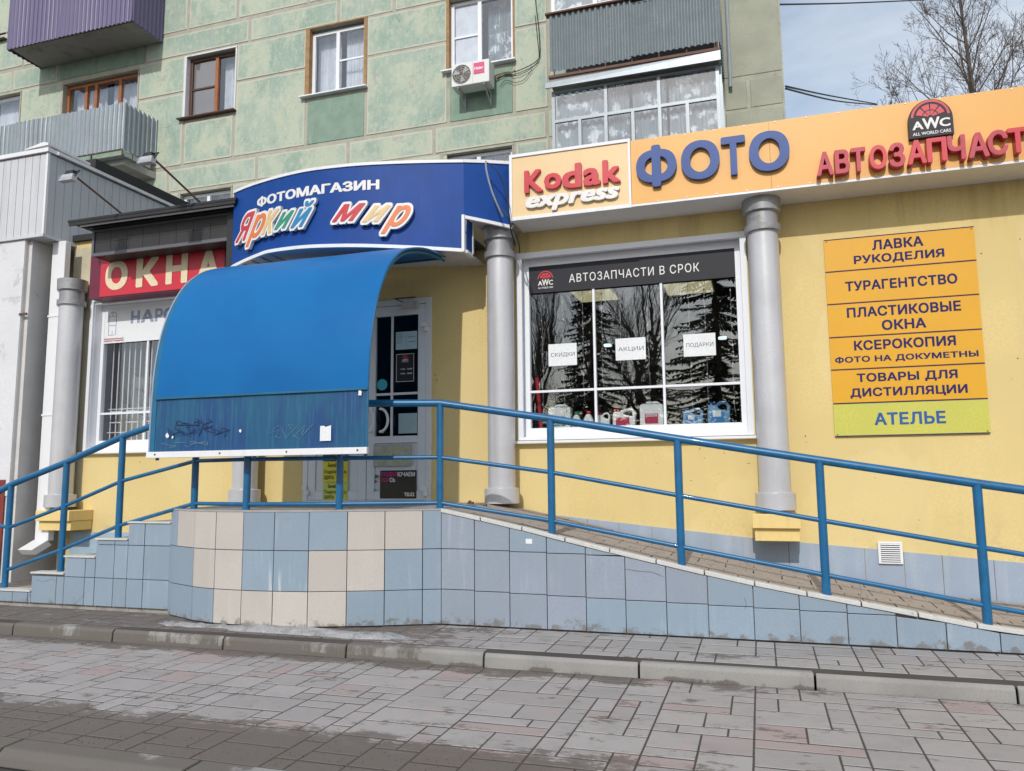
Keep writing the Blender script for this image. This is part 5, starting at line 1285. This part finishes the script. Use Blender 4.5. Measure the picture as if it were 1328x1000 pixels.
def panel(x0, x1, z0, z1, mat=None, g=.026):
    if x1-x0 < .1: return
    x0 += g; x1 -= g; z0 += g*.7; z1 -= g*.7; e = min(.085, (x1-x0)/3, (z1-z0)/3); rr = random
    mb = MB(); Y = UY-rr.uniform(0,.005); b = .010
    R0 = [(x0,z0),(x1,z0),(x1,z1),(x0,z1)]; jit = lambda: rr.uniform(-.006,.006)
    mb.v = [(x,UY+.011,z) for x, z in R0] + [(x+(b if x == x0 else -b), Y, z+(b if z == z0 else -b)) for x, z in R0] + [(x+(e if x == x0 else -e)+jit(), Y, z+(e if z == z0 else -e)+jit()) for x, z in R0]
    mb.f = [(0,1,5,4),(1,2,6,5),(2,3,7,6),(3,0,4,7),(4,5,9,8),(5,6,10,9),(6,7,11,10),(7,4,8,11),(8,9,10,11)]
    o = mb.build('wall_panel', mat or M['green'], apt, normals=False)
    at = o.data.attributes.new('edge', 'FLOAT', 'POINT'); at.data.foreach_set('value', [1.0]*8+[0.0]*4)
pier = [-24,-17.0,-14.93,-13.75,-11.76,-10.58,-9.40,-7.80,-6.56,-4.93,-3.72,-3.1,CX_]
wcols = [(-17.0,-14.93),(-13.75,-11.76),(-10.58,-9.40),(-7.80,-6.56),(-4.93,-3.72)]
for k in (-1, 0, 1):
    zA, zB, zC, zD = fl(6.165,k), fl(7.695,k), fl(8.475,k), fl(8.965,k)
    for a, b in zip(pier, pier[1:]):
        if (a, b) in wcols:
            if (a, b) == (-13.75,-11.76): 
                if k == 0: panel(a, b, zA, 6.9)
                else: panel(a, b, zA, zC)
                continue
            wz0 = fl(7.13,k)-(.15 if (a,b) == (-4.93,-3.72) and k == -1 else 0)
            panel(a, b, zA, fl(7.05,k), M['darkgreen'] if (k == 0 and a > -9) else None)
            hasw = any(abs(w_[0]-a) < .25 and abs(w_[1]-b) < .3 and fl(7.0,k) < w_[2]+.3 < fl(8.5,k) for w_ in wins)
            if not hasw: panel(a, b, fl(7.05,k), zC)
            continue
        if a == -3.1:      # behind the glazed balcony, then the corner strip with its own joints
            panel(a, -.29, zA, zC); 
            if k == -1: panel(-.29,CX_,zA,zB,M['corner']); panel(-.29,CX_,zB,zC,M['corner'])
            else: panel(-.29,CX_,zA,fl(8.9,k)-.0,M['corner'])
            continue
        panel(a, b, zA, zB); panel(a, b, zB, zC)
    rr = random.Random(k+5); x = -24.0
    bx_ = {0:[-24,-18,-15.2,-13.9,-11.6,-9.1,-7.15,-6.0,-3.72,-3.1,CX_], -1:[-24,-17,-14,-11.8,-10.9,-8.85,-6.9,-5.2,-3.14,-2.95,-.29,.09,CX_], 1:[-24,-17,-14,-11.2,-10.0,-8.3,-6.56,-4.1,-3.1,CX_]}[k]
    for a, b in zip(bx_, bx_[1:]):
        dark = k == 0 and -14.3 < a and b < -11.2
        if k == 0 and b == CX_: continue
        panel(a, b, zC, zD, M['darkgreen'] if dark else (M['corner'] if a > -1 else None))
random.seed(77)
def apt_window(x0, x1, z0, z1, kind):
    Y = UY+.10
    fm = {'pvc':M['pvc'],'pvc2':M['pvc'],'pvc_worn':M['pvc'],'brown':M['brownframe'],'orange':M['wood']}[kind]
    g = .05 if kind == 'pvc_worn' else .015
    o = frame_ring(x0+g, x1-g, z0+.01, z1-g, Y, Y+.06, .06, .06, .06, .06).build('window', fm, apt, bevel=.004)
    # rendered or wooden reveals
    rm = M['woodpale'] if kind in ('pvc_worn','pvc2') else (M['whiteplaster'] if kind == 'brown' else M['seam'])
    MB().box(x0-.04,x0+g-.001,UY-.01,Y+.1,z0,z1).box(x1-g+.001,x1+.015,UY-.004,Y+.1,z0,z1).box(x0-.04,x1+.015,UY-.01,Y+.1,z1+.001,z1+.03).build('reveal', rm, o)
    w_ = x1-x0; ms = {'pvc_worn':[.48],'brown':[.56],'orange':[.27,.40,.72],'pvc2':[.46],'pvc':[.5]}[kind]
    xs = [x0+g+.06]+[x0+w_*m for m in ms]+[x1-g-.06]
    mm = M['wood'] if kind in ('brown','orange') else fm
    for m in ms: box('mullion', mm, o, x0+w_*m-.035, x0+w_*m+.035, Y-.006, Y+.05, z0+.07, z1-g-.06)
    for i, (a, b) in enumerate(zip(xs, xs[1:])):
        box('pane', M['glass2'], o, a, b, Y+.03, Y+.034, z0+.06, z1-g-.055)
        tr = (kind == 'pvc_worn' and i == 1) or (kind == 'brown' and i == 0) or (kind == 'pvc2' and i == 0)
        if tr:
            box('transom', fm, o, a, b, Y+.012, Y+.028, (z0+z1)/2-.02, (z0+z1)/2+.015)
            box('insect_screen', M['shelf'] if kind == 'brown' else M['curtain'], o, a+.01, b-.01, Y+.036, Y+.040, z0+.07, z1-g-.065) if kind != 'pvc_worn' else None
            if kind == 'brown': pass
    box('sill', M['pvc'] if kind.startswith('pvc') else M['brownframe'], o, x0-.11, x1+.05, UY-.10, UY+.11, z0-.035, z0-.01, bevel=.003)
    # curtains: pleated sheets
    for (a, b) in (((x0+.05, x0+w_*.44), (x1-w_*.47, x1-.05)) if kind != 'brown' else ((x0+w_*.58, x1-.05),)):
        mb = MB(); n = 30
        for i in range(n+1):
            x = a+(b-a)*i/n; y = Y+.22+.02*math.sin(i*1.9)
            mb.v += [(x,y,z0-.1),(x,y,z1+.05)]
        for i in range(n): mb.f.append((2*i,2*i+2,2*i+3,2*i+1))
        mb.build('curtain', M['lace'] if kind == 'pvc2' else M['curtain'], o, smooth=True, normals=False)
for w_ in wins: apt_window(*w_)
# corrugated sheets
def corr(x0, y0, x1, y1, z0, z1, pitch, amp, mat, parent, name='corrugated_sheet', trap=False, wob=0.0):
    mb = MB(); Lh = math.hypot(x1-x0, y1-y0); n = max(6, int(Lh/pitch*8)); nx, ny = (y1-y0)/Lh, -(x1-x0)/Lh
    nz_ = 6
    for i in range(n+1):
        s = Lh*i/n; ph = (s/pitch) % 1.0
        d = (math.sin(2*math.pi*ph)) if not trap else max(-1, min(1, 2.2*math.sin(2*math.pi*ph)))
        for j in range(nz_+1):
            zz = z0+(z1-z0)*j/nz_; o = d*amp + wob*math.sin(s*3+j*1.3)
            mb.v.append((x0+(x1-x0)*s/Lh+nx*o, y0+(y1-y0)*s/Lh+ny*o, zz + (wob*.8*math.sin(s*5) if j in (0,nz_) else 0)))
    for i in range(n):
        for j in range(nz_): a = i*(nz_+1)+j; mb.f.append((a, a+nz_+1, a+nz_+2, a+1))
    return mb.build(name, mat, parent, normals=False)
# purple balcony
b1 = thing('balcony', 'balcony clad in purple corrugated sheet at the upper left', 'balcony', (-12.8, 12, 8.8))
corr(-14.39,11.18,-13.0,11.18,8.84,10.6,.105,.012,M['purple'],b1,trap=True); corr(-13.0,11.172,-11.18,11.172,8.84,10.6,.105,.012,M['purple'],b1,trap=True)
corr(-11.18,11.18,-11.18,12.0,8.84,10.6,.105,.012,M['purple'],b1,trap=True); corr(-14.39,12.0,-14.39,11.18,8.84,10.6,.105,.012,M['purple'],b1,trap=True)
MB().prism([(-14.33,11.25,8.87),(-11.24,11.25,8.87),(-11.20,11.99,8.85),(-14.37,11.99,8.85)], (0,0,.15)).build('slab', M['concrete'], b1, bevel=.01)
box('slab_edge', M['rust'], b1, -14.35, -11.22, 11.21, 11.245, 8.86, 8.98)
# galvanised balcony
b2 = thing('balcony', 'balcony clad in grey galvanised corrugated sheet below the purple one', 'balcony', (-13, 12, 5.9))
for a, b in ((-16.2,-15.1),(-15.1,-14.0),(-14.0,-12.9),(-12.9,-11.26)): corr(a,11.18+.006*((a*10)%2),b,11.18+.006*((a*10)%2),6.26,7.20,.11,.014,M['galv'],b2,trap=True,wob=.004)
corr(-11.26,11.18,-11.22,12.0,6.26,7.20,.11,.014,M['galv'],b2,trap=True)
MB().prism([(-16.2,11.32,6.02),(-11.36,11.32,6.02),(-11.20,11.99,5.96),(-16.2,11.99,5.96)], (0,0,.14)).build('slab', M['concrete'], b2, bevel=.01)
for k, (a, b) in enumerate(((-16.2,-14.6),(-14.6,-13.2),(-13.2,-12.7),(-12.7,-12.0),(-12.0,-11.26))): box('edge_strip', M['wood'] if k == 2 else M['darkgreen'] if k != 0 else M['dirtywhite'], b2, a+.01, b-.01, 11.19, 11.21, 6.15, 6.255)
for y in (11.22, 11.45, 11.7): box('edge_strip', M['dirtywhite'], b2, -11.27, -11.255, y, y+.2, 6.15, 6.25)
frame_ring(-16.2, -11.25, 6.13, 6.27, 11.172, 11.188, .02, .02, .015, .015).build('edge_frame', M['rust'], b2)
for x in (-14.6,-13.2,-12.7,-12.0): box('edge_clip', M['rust'], b2, x-.012, x+.012, 11.165, 11.19, 6.13, 6.27)
# glazed balconies on the right
b3 = thing('balcony', 'glazed balcony with lace curtains just above the orange fascia', 'balcony', (-1.5, 12, 4.6))
BX0, BX1 = -2.78, -.335
YB = 11.0
g = MB()
zt_ = 5.90; zr = 5.42; zl = 4.6
xsT = [BX0, onY(786,150,YB)[0], onY(855,140,YB)[0], BX1]; xsB = [BX0, onY(752,170,YB)[0], onY(786,170,YB)[0], onY(821,165,YB)[0], onY(856,160,YB)[0], onY(892,155,YB)[0], BX1]
def bar(x, z0, z1): g.box(x-.024, x+.024, YB, YB+.05, z0, z1)
zr = onY(786, 147.5, YB)[1]
for x in xsT: bar(x, zr, zt_)
for x in xsB: bar(x, 3.7, zr)
g.box(BX0, BX1, YB+.002, YB+.048, zr-.024, zr+.024).box(BX0, BX1, YB+.002, YB+.048, zt_-.03, zt_)
frm = g.build('frame', M['galv'], b3)
for a, b in zip(xsT, xsT[1:]): box('pane', M['glass2'], b3, a+.024, b-.024, YB+.022, YB+.026, zr+.024, zt_-.03)
for a, b in zip(xsB, xsB[1:]): box('pane', M['glass2'], b3, a+.024, b-.024, YB+.022, YB+.026, 3.7, zr-.024)
for (a, b) in ((BX0+.03, BX0+.78), (BX0+.83, BX0+1.15), (BX0+1.2, BX0+1.7), (BX0+1.74, BX1-.03)):
    mb = MB(); n = 24
    for i in range(n+1):
        x = a+(b-a)*i/n; y = YB+.12+.02*math.sin(i*1.7); mb.v += [(x,y,3.7),(x,y,zt_)]
    for i in range(n): mb.f.append((2*i,2*i+2,2*i+3,2*i+1))
    mb.build('curtain', M['lace'], b3, smooth=True, normals=False)
box('side_frame', M['galv'], b3, BX1+.025, BX1+.06, YB+.0, 11.99, 3.7, 4.9)
for y in (YB+.05, 11.45, 11.9): box('side_bar', M['galv'], b3, BX1+.02, BX1+.06, y, y+.05, 4.9, 5.9)
box('side_pane', M['glass2'], b3, BX1+.03, BX1+.034, YB+.1, 11.9, 4.9, 5.9)
box('back_panel', M['interior'], b3, BX0, BX1, 11.9, 11.96, 3.7, 5.9)
bx_ = MB().prism([(BX0-.09,YB-.13,5.905),(BX1+.06,YB-.13,5.905),(BX1+.06,YB-.11,6.06),(BX0-.09,YB-.11,6.0)], (0,.03,0)).build('rain_flashing', M['galv'], b3)
box('slab', M['concrete'], b3, BX0-.05, BX1+.04, YB-.06, 11.99, 6.02, 6.13, bevel=.01); box('slab_lip', M['rust'], b3, BX0-.05, BX1+.04, YB-.09, YB-.062, 6.08, 6.12)
b4 = thing('balcony', 'upper right balcony clad in grey corrugated asbestos sheet with glazing above', 'balcony', (-1.5, 12, 6.1))
corr(BX0-.03,YB-.04,-1.55,YB-.04,6.20,7.12,.088,.018,M['galvr'],b4); corr(-1.57,YB-.055,BX1+.06,YB-.055,6.22,7.05,.088,.018,M['galvr'],b4)
corr(BX1+.06,YB-.03,BX1+.06,11.99,6.18,7.0,.088,.018,M['galvr'],b4)
for k in range(7): box('bracket', M['rust'], b4, BX0+.02+k*.4, BX0+.035+k*.4, YB-.03, YB+.0, 6.12, 6.25)
box('sill_strip', M['rust'], b4, BX0-.09, BX1+.08, YB-.09, YB+.03, 7.13, 7.155); box('back_panel', M['interior'], b4, BX0, BX1, 11.9, 11.96, 6.15, 9)
gf = frame_ring(BX0+.0, BX1, 7.16, 8.2, YB-.02, YB+.03, .05, .05, .05, .05)
for f_ in (.28, .52, .76): xx = BX0+(BX1-BX0)*f_; gf.box(xx-.03, xx+.03, YB-.018, YB+.028, 7.21, 8.15)
gf.build('frame', M['pvc'], b4); box('pane', M['glass2'], b4, BX0+.05, BX1-.05, YB, YB+.004, 7.21, 8.15); box('curtain', M['lace'], b4, BX0+.05, BX1-.05, YB+.1, YB+.105, 7.1, 8.2)
# left downpipe of conduit near the corner of the block
MB().tube([(BX1+.16,11.93,6.0),(BX1+.16,11.93,9.8)], .03, 10).build('drain_tube', M['galv'], apt, smooth=True)
# air conditioner
ac = thing('air_conditioner', 'white outdoor air conditioner unit on brackets under the curtained window', 'air conditioner', (-4.37, 11.75, 6.58))
a0, a1, c0, c1 = -4.71, -4.03, 6.595, 7.0
box('casing', M['acwhite'], ac, a0, a1, 11.60, 11.88, c0, c1, bevel=.012)
box('front_seam', M['dirtywhite'], ac, -4.325, -4.319, 11.597, 11.6005, c0+.01, c1-.01)
fx_, fz_ = -4.525, 6.80
MB().prism([(fx_+.165*math.cos(t_),11.594,fz_+.165*math.sin(t_)) for t_ in [k*math.pi/18 for k in range(36)]], (0,.005,0)).build('fan_opening', pm('fan_dark', (.10,.095,.085), .6, bmp=0), ac)
fan = MB()
for k in range(3):
    t0 = k*2.094+.5; fan.poly([(fx_+r*math.cos(t0+dt), 11.590-.004*(dt>.2), fz_+r*math.sin(t0+dt)) for r, dt in ((.03,-.2),(.145,-.1),(.15,.55),(.03,.5))])
fan.build('fan', pm('fan_blade', (.42,.41,.37), .6, bmp=0), ac, normals=False)
MB().lathe([(.001,0),(.03,0)], 0, 0, 8)
grl = MB()
for rad in (.05,.09,.13,.163): grl.tube([(fx_+rad*math.cos(k*math.pi/16),11.583,fz_+rad*math.sin(k*math.pi/16)) for k in range(33)], .0022, 4, False)
for k in range(8): t_ = k*math.pi/4; grl.tube([(fx_+.03*math.cos(t_),11.583,fz_+.03*math.sin(t_)),(fx_+.165*math.cos(t_),11.583,fz_+.165*math.sin(t_))], .0022, 4, False)
grl.build('fan_grille', M['acwhite'], ac, normals=False)
st_ = box('brand_sticker', M['pink'], ac, -4.305, -4.115, 11.593, 11.5985, 6.76, 6.955); text('lettering', 'Haier', M['offwhite'], st_, -4.29, -4.13, 6.83, 6.885, flat(11.593), .002, .04)
for x in (-4.60, -4.13):
    MB().tube([(x,11.62,c0-.012),(x,11.98,c0-.012)], .014, 6).tube([(x,11.64,c0-.015),(x,11.96,c0-.22)], .012, 6).tube([(x,11.975,c0),(x,11.975,c0-.25)], .014, 6).build('bracket', M['dirtywhite'], ac)
t = thing('service_cables', 'black and orange cables looping from the air conditioner up the wall', 'cable', (-3.4, 11.95, 6.9))
def cab2(pts, r, mat): MB().tube(smooth3([(onY(x, y, 11.96)[0], 11.96, onY(x, y, 11.96)[1]) for x, y in pts]), r, 5).build('cable', mat, t, smooth=True)
cab2([(643,98),(655,94),(668,93),(685,86),(696,79),(700,70),(699,40),(695,5),(694,-15)], .008, M['cable'])
cab2([(643,103),(658,96),(670,98),(684,92),(694,84),(699,74),(697,50),(694,20)], .006, M['cable'])
cab2([(642,104),(650,96),(662,95),(668,91)], .012, M['woodpale']); cab2([(648,112),(656,104),(668,107),(680,103),(690,90)], .005, M['cable'])
# wires in the sky
for pts_, lab in ((((1011,6,14),(1105,4,19),(1200,0,25)),'thin overhead wire at the top of the sky'),(((1019,112,13),(1075,124,19),(1137,135,26)),'upper of two wires running from the block corner'),(((1019,115,13),(1085,131,19),(1137,136,26)),'lower of two wires running from the block corner')):
    MB().tube(smooth3([(onY(x, y, Yk)[0], Yk, onY(x, y, Yk)[1]) for x, y, Yk in pts_]), .018, 5).build('overhead_wire', M['cable'], None, smooth=True, label=lab, cat='wire', group='overhead wires')

# ================================================================== TREES
def leader_tree(x, y, z0, H, seed, label, r0=.2, group=None, nbr=34, f0=.35, w=.26):
    rr = random.Random(seed); t = thing('bare_tree', label, 'tree', (x, y, z0), group); tr = MB(); cr_ = MB()
    P_ = []; R_ = []
    for i in range(17): f = i/16; P_.append(Vector((x+math.sin(f*5+seed)*.12*f*2, y, z0+H*f))); R_.append(r0*.62*(1-f)**.8+.010)
    tr.tube(P_, R_, 8, False)
    def br(p, d, ln, r, lv):
        n = 6 if lv == 0 else 4; pts_ = [p]; rs = [r]; dd = d.copy()
        for i in range(n):
            dd = (dd+Vector((rr.gauss(0,.10), rr.gauss(0,.10), .07+rr.gauss(0,.06)))).normalized(); p = p+dd*ln/n; pts_.append(p); rs.append(max(.0035, r*(1-.85*(i+1)/n)))
        (tr if lv == 0 else cr_).tube(pts_, rs, 5 if lv == 0 else 3, False)
        if lv >= 3: return
        for j in range((9,6,4)[lv]):
            f = rr.uniform(.12,.97); i = min(n-1, int(f*n)); q = pts_[i].lerp(pts_[i+1], f*n-i)
            ax = Vector((rr.gauss(0,1), rr.gauss(0,1), rr.gauss(0,.5))); ax = (ax-ax.dot(dd)*dd).normalized()
            br(q, (dd*.75+ax*rr.uniform(.45,.9)).normalized(), ln*rr.uniform(.28,.5)*(1.15-f*.5), max(.005, rs[i]*.55), lv+1)
    for k in range(nbr):
        f = f0+(1-f0)*(k+rr.random())/nbr*.97; i = int(f*16); p = P_[i].lerp(P_[min(16,i+1)], f*16-i); an = k*2.4+rr.uniform(-.5,.5)
        el = rr.uniform(.45,1.0)+f*.5; d = Vector((math.cos(an)*math.cos(el), math.sin(an)*math.cos(el), math.sin(el)))
        br(p, d, H*w*(1.25-f)*rr.uniform(.8,1.25), max(.011, R_[i]*.42), 0)
    tr.build('trunk', M['bark'], t, normals=False); cr_.build('crown', M['bark'], t, normals=False); return t
def bare_tree(x, y, z0, H, seed, label, spread=.55, r0=.16, levels=6, group=None, lean=0, upright=.35, nb=(3,5), seglim=40000):
    rr = random.Random(seed); t = thing('bare_tree', label, 'tree', (x, y, z0), group)
    tr = MB(); cr_ = MB(); cnt = [0]
    def grow(p, d, ln, r, lv):
        if cnt[0] > seglim: return
        n = 4 if lv < 2 else 3; pts_ = [p]; dd = d.copy(); rs = [r]
        for i in range(n):
            dd = (dd+Vector((rr.gauss(0,.13), rr.gauss(0,.13), rr.gauss(0,.08)+upright*.12))).normalized(); p = p+dd*ln/n; pts_.append(p); rs.append(r*(1-(.45 if lv else .35)*(i+1)/n))
        (tr if lv < 2 else cr_).tube(pts_, rs, 7 if lv == 0 else (5 if lv < 3 else 3), False); cnt[0] += n
        if lv >= levels: return
        k = rr.randint(*nb)+(3 if lv == 0 else 0)
        for j in range(k):
            f = rr.uniform(.3,1) if lv else rr.uniform(.28,1); i = min(n-1, int(f*n)); q = pts_[i].lerp(pts_[i+1], f*n-i)
            ax = Vector((rr.gauss(0,1), rr.gauss(0,1), rr.gauss(0,.3))); ax = (ax-ax.dot(dd)*dd).normalized()
            nd = (dd*(1-spread*.55)+ax*spread*rr.uniform(.7,1.3)).normalized()
            grow(q, nd, ln*rr.uniform(.48,.72), rs[i]*rr.uniform(.42,.62), lv+1)
        grow(pts_[-1], dd, ln*.66, rs[-1]*.9, lv+1)
    grow(Vector((x, y, z0)), Vector((lean,0,1)).normalized(), H*.42, r0, 0)
    tr.build('trunk', M['bark'], t, normals=False); cr_.build('crown', M['bark'], t, normals=False)
    return t
leader_tree(6.75, 26, -1.2, 18.6, 12, 'tall leafless tree rising behind the orange fascia', .22, 'bare trees behind the shop', 40, .34, .33)
leader_tree(9.9, 31, -1.2, 17.0, 5, 'leafless tree at the right edge behind the tall one', .17, 'bare trees behind the shop', 30, .4, .22)
leader_tree(5.15, 30, -1.2, 15.4, 8, 'smaller leafless tree left of the tall one', .10, 'bare trees behind the shop', 34, .4, .15)
# trees across the street: seen only as reflections in the panes
def spruce(x, y, z0, H, R, seed, label):
    rr = random.Random(seed); t = thing('spruce_tree', label, 'tree', (x, y, z0), 'trees across the street')
    MB().tube([(x,y,z0),(x,y,z0+H)], [.25,.02], 8).build('trunk', M['bark'], t); mb = MB()
    n = int(H*22)
    for k in range(n):
        f = (k+.5)/n; z = z0+1.2+f*(H-1.3); L_ = R*(1-f)**.85*rr.uniform(.75,1.1)+.15; an = rr.uniform(0,6.283); dx, dy = math.cos(an), math.sin(an)
        m = max(3, int(L_/.16))
        for i in range(m):
            s = L_*(i+1)/m; zz = z+.12-.32*s+.05*s*s; wd_ = .14+.22*math.sin(math.pi*min(1,(i+.6)/m))
            for sg in (-1, 1):
                q = rr.uniform(.7,1.2)*wd_; bx_2, by_2 = x+dx*s, y+dy*s
                mb.poly([(bx_2-dx*.1,by_2-dy*.1,zz+.03),(bx_2+dx*.12,by_2+dy*.12,zz-.02),(bx_2-sg*dy*q+dx*.1,by_2+sg*dx*q+dy*.1,zz-.10*rr.uniform(.3,1.8))])
    mb.build('crown', M['needle'], t, normals=False)
BZ = -1.2
spruce(-7.6,-23,BZ,13,2.6,1,'spruce across the street reflected in the middle pane, first'); spruce(-1.6,-21,BZ,14.5,3.4,2,'tall spruce across the street reflected in the right pane')
spruce(1.2,-24,BZ,16,3.4,3,'broad spruce across the street beyond the tall one'); spruce(-5.3,-27,BZ,9,2.4,4,'low spruce across the street behind the first')
spruce(-10.2,-30,BZ,8,2.4,6,'short spruce across the street far left')
bare_tree(-11.5,-25,BZ,14,31,'vertical leafless poplar across the street',.30,.30,5,'trees across the street',upright=1.0,seglim=9000)
bare_tree(-5.9,-21,BZ,12,33,'spreading leafless tree across the street',.55,.20,5,'trees across the street',seglim=9000)
bare_tree(-3.6,-25,BZ,14,35,'leafless tree between the spruces across the street',.35,.34,5,'trees across the street',upright=.9,seglim=9000)
bare_tree(-33,-24,BZ,12,37,'leafless tree across the street far to the left',.5,.25,5,'trees across the street',seglim=7000)

# ================================================================== small litter and last lift
lx_ = onY(611,656,6.6)[0]; l = MB().prism([(lx_-.025,6.56,LT+.002),(lx_+.03,6.55,LT+.002),(lx_+.022,6.56,LT+.022),(lx_+.005,6.565,LT+.016),(lx_-.008,6.56,LT+.034),(lx_-.02,6.56,LT+.018)], (.006,.03,.004)).build('litter', M['rust'], None, label='small crumpled reddish wrapper on the landing by the middle column', cat='litter')
(ax, az) = onY(686, 702, RY-.014)
box('small_sticker', M['paper'], None, ax-.025, ax+.025, RY-.016, RY-.014, az-.018, az+.018, label='small white sticker on the ramp side tiles', cat='sticker')
for o in list(C.objects):
    if o.parent is None and o is not cam and o.type != 'LIGHT': o.location.z += LIFT
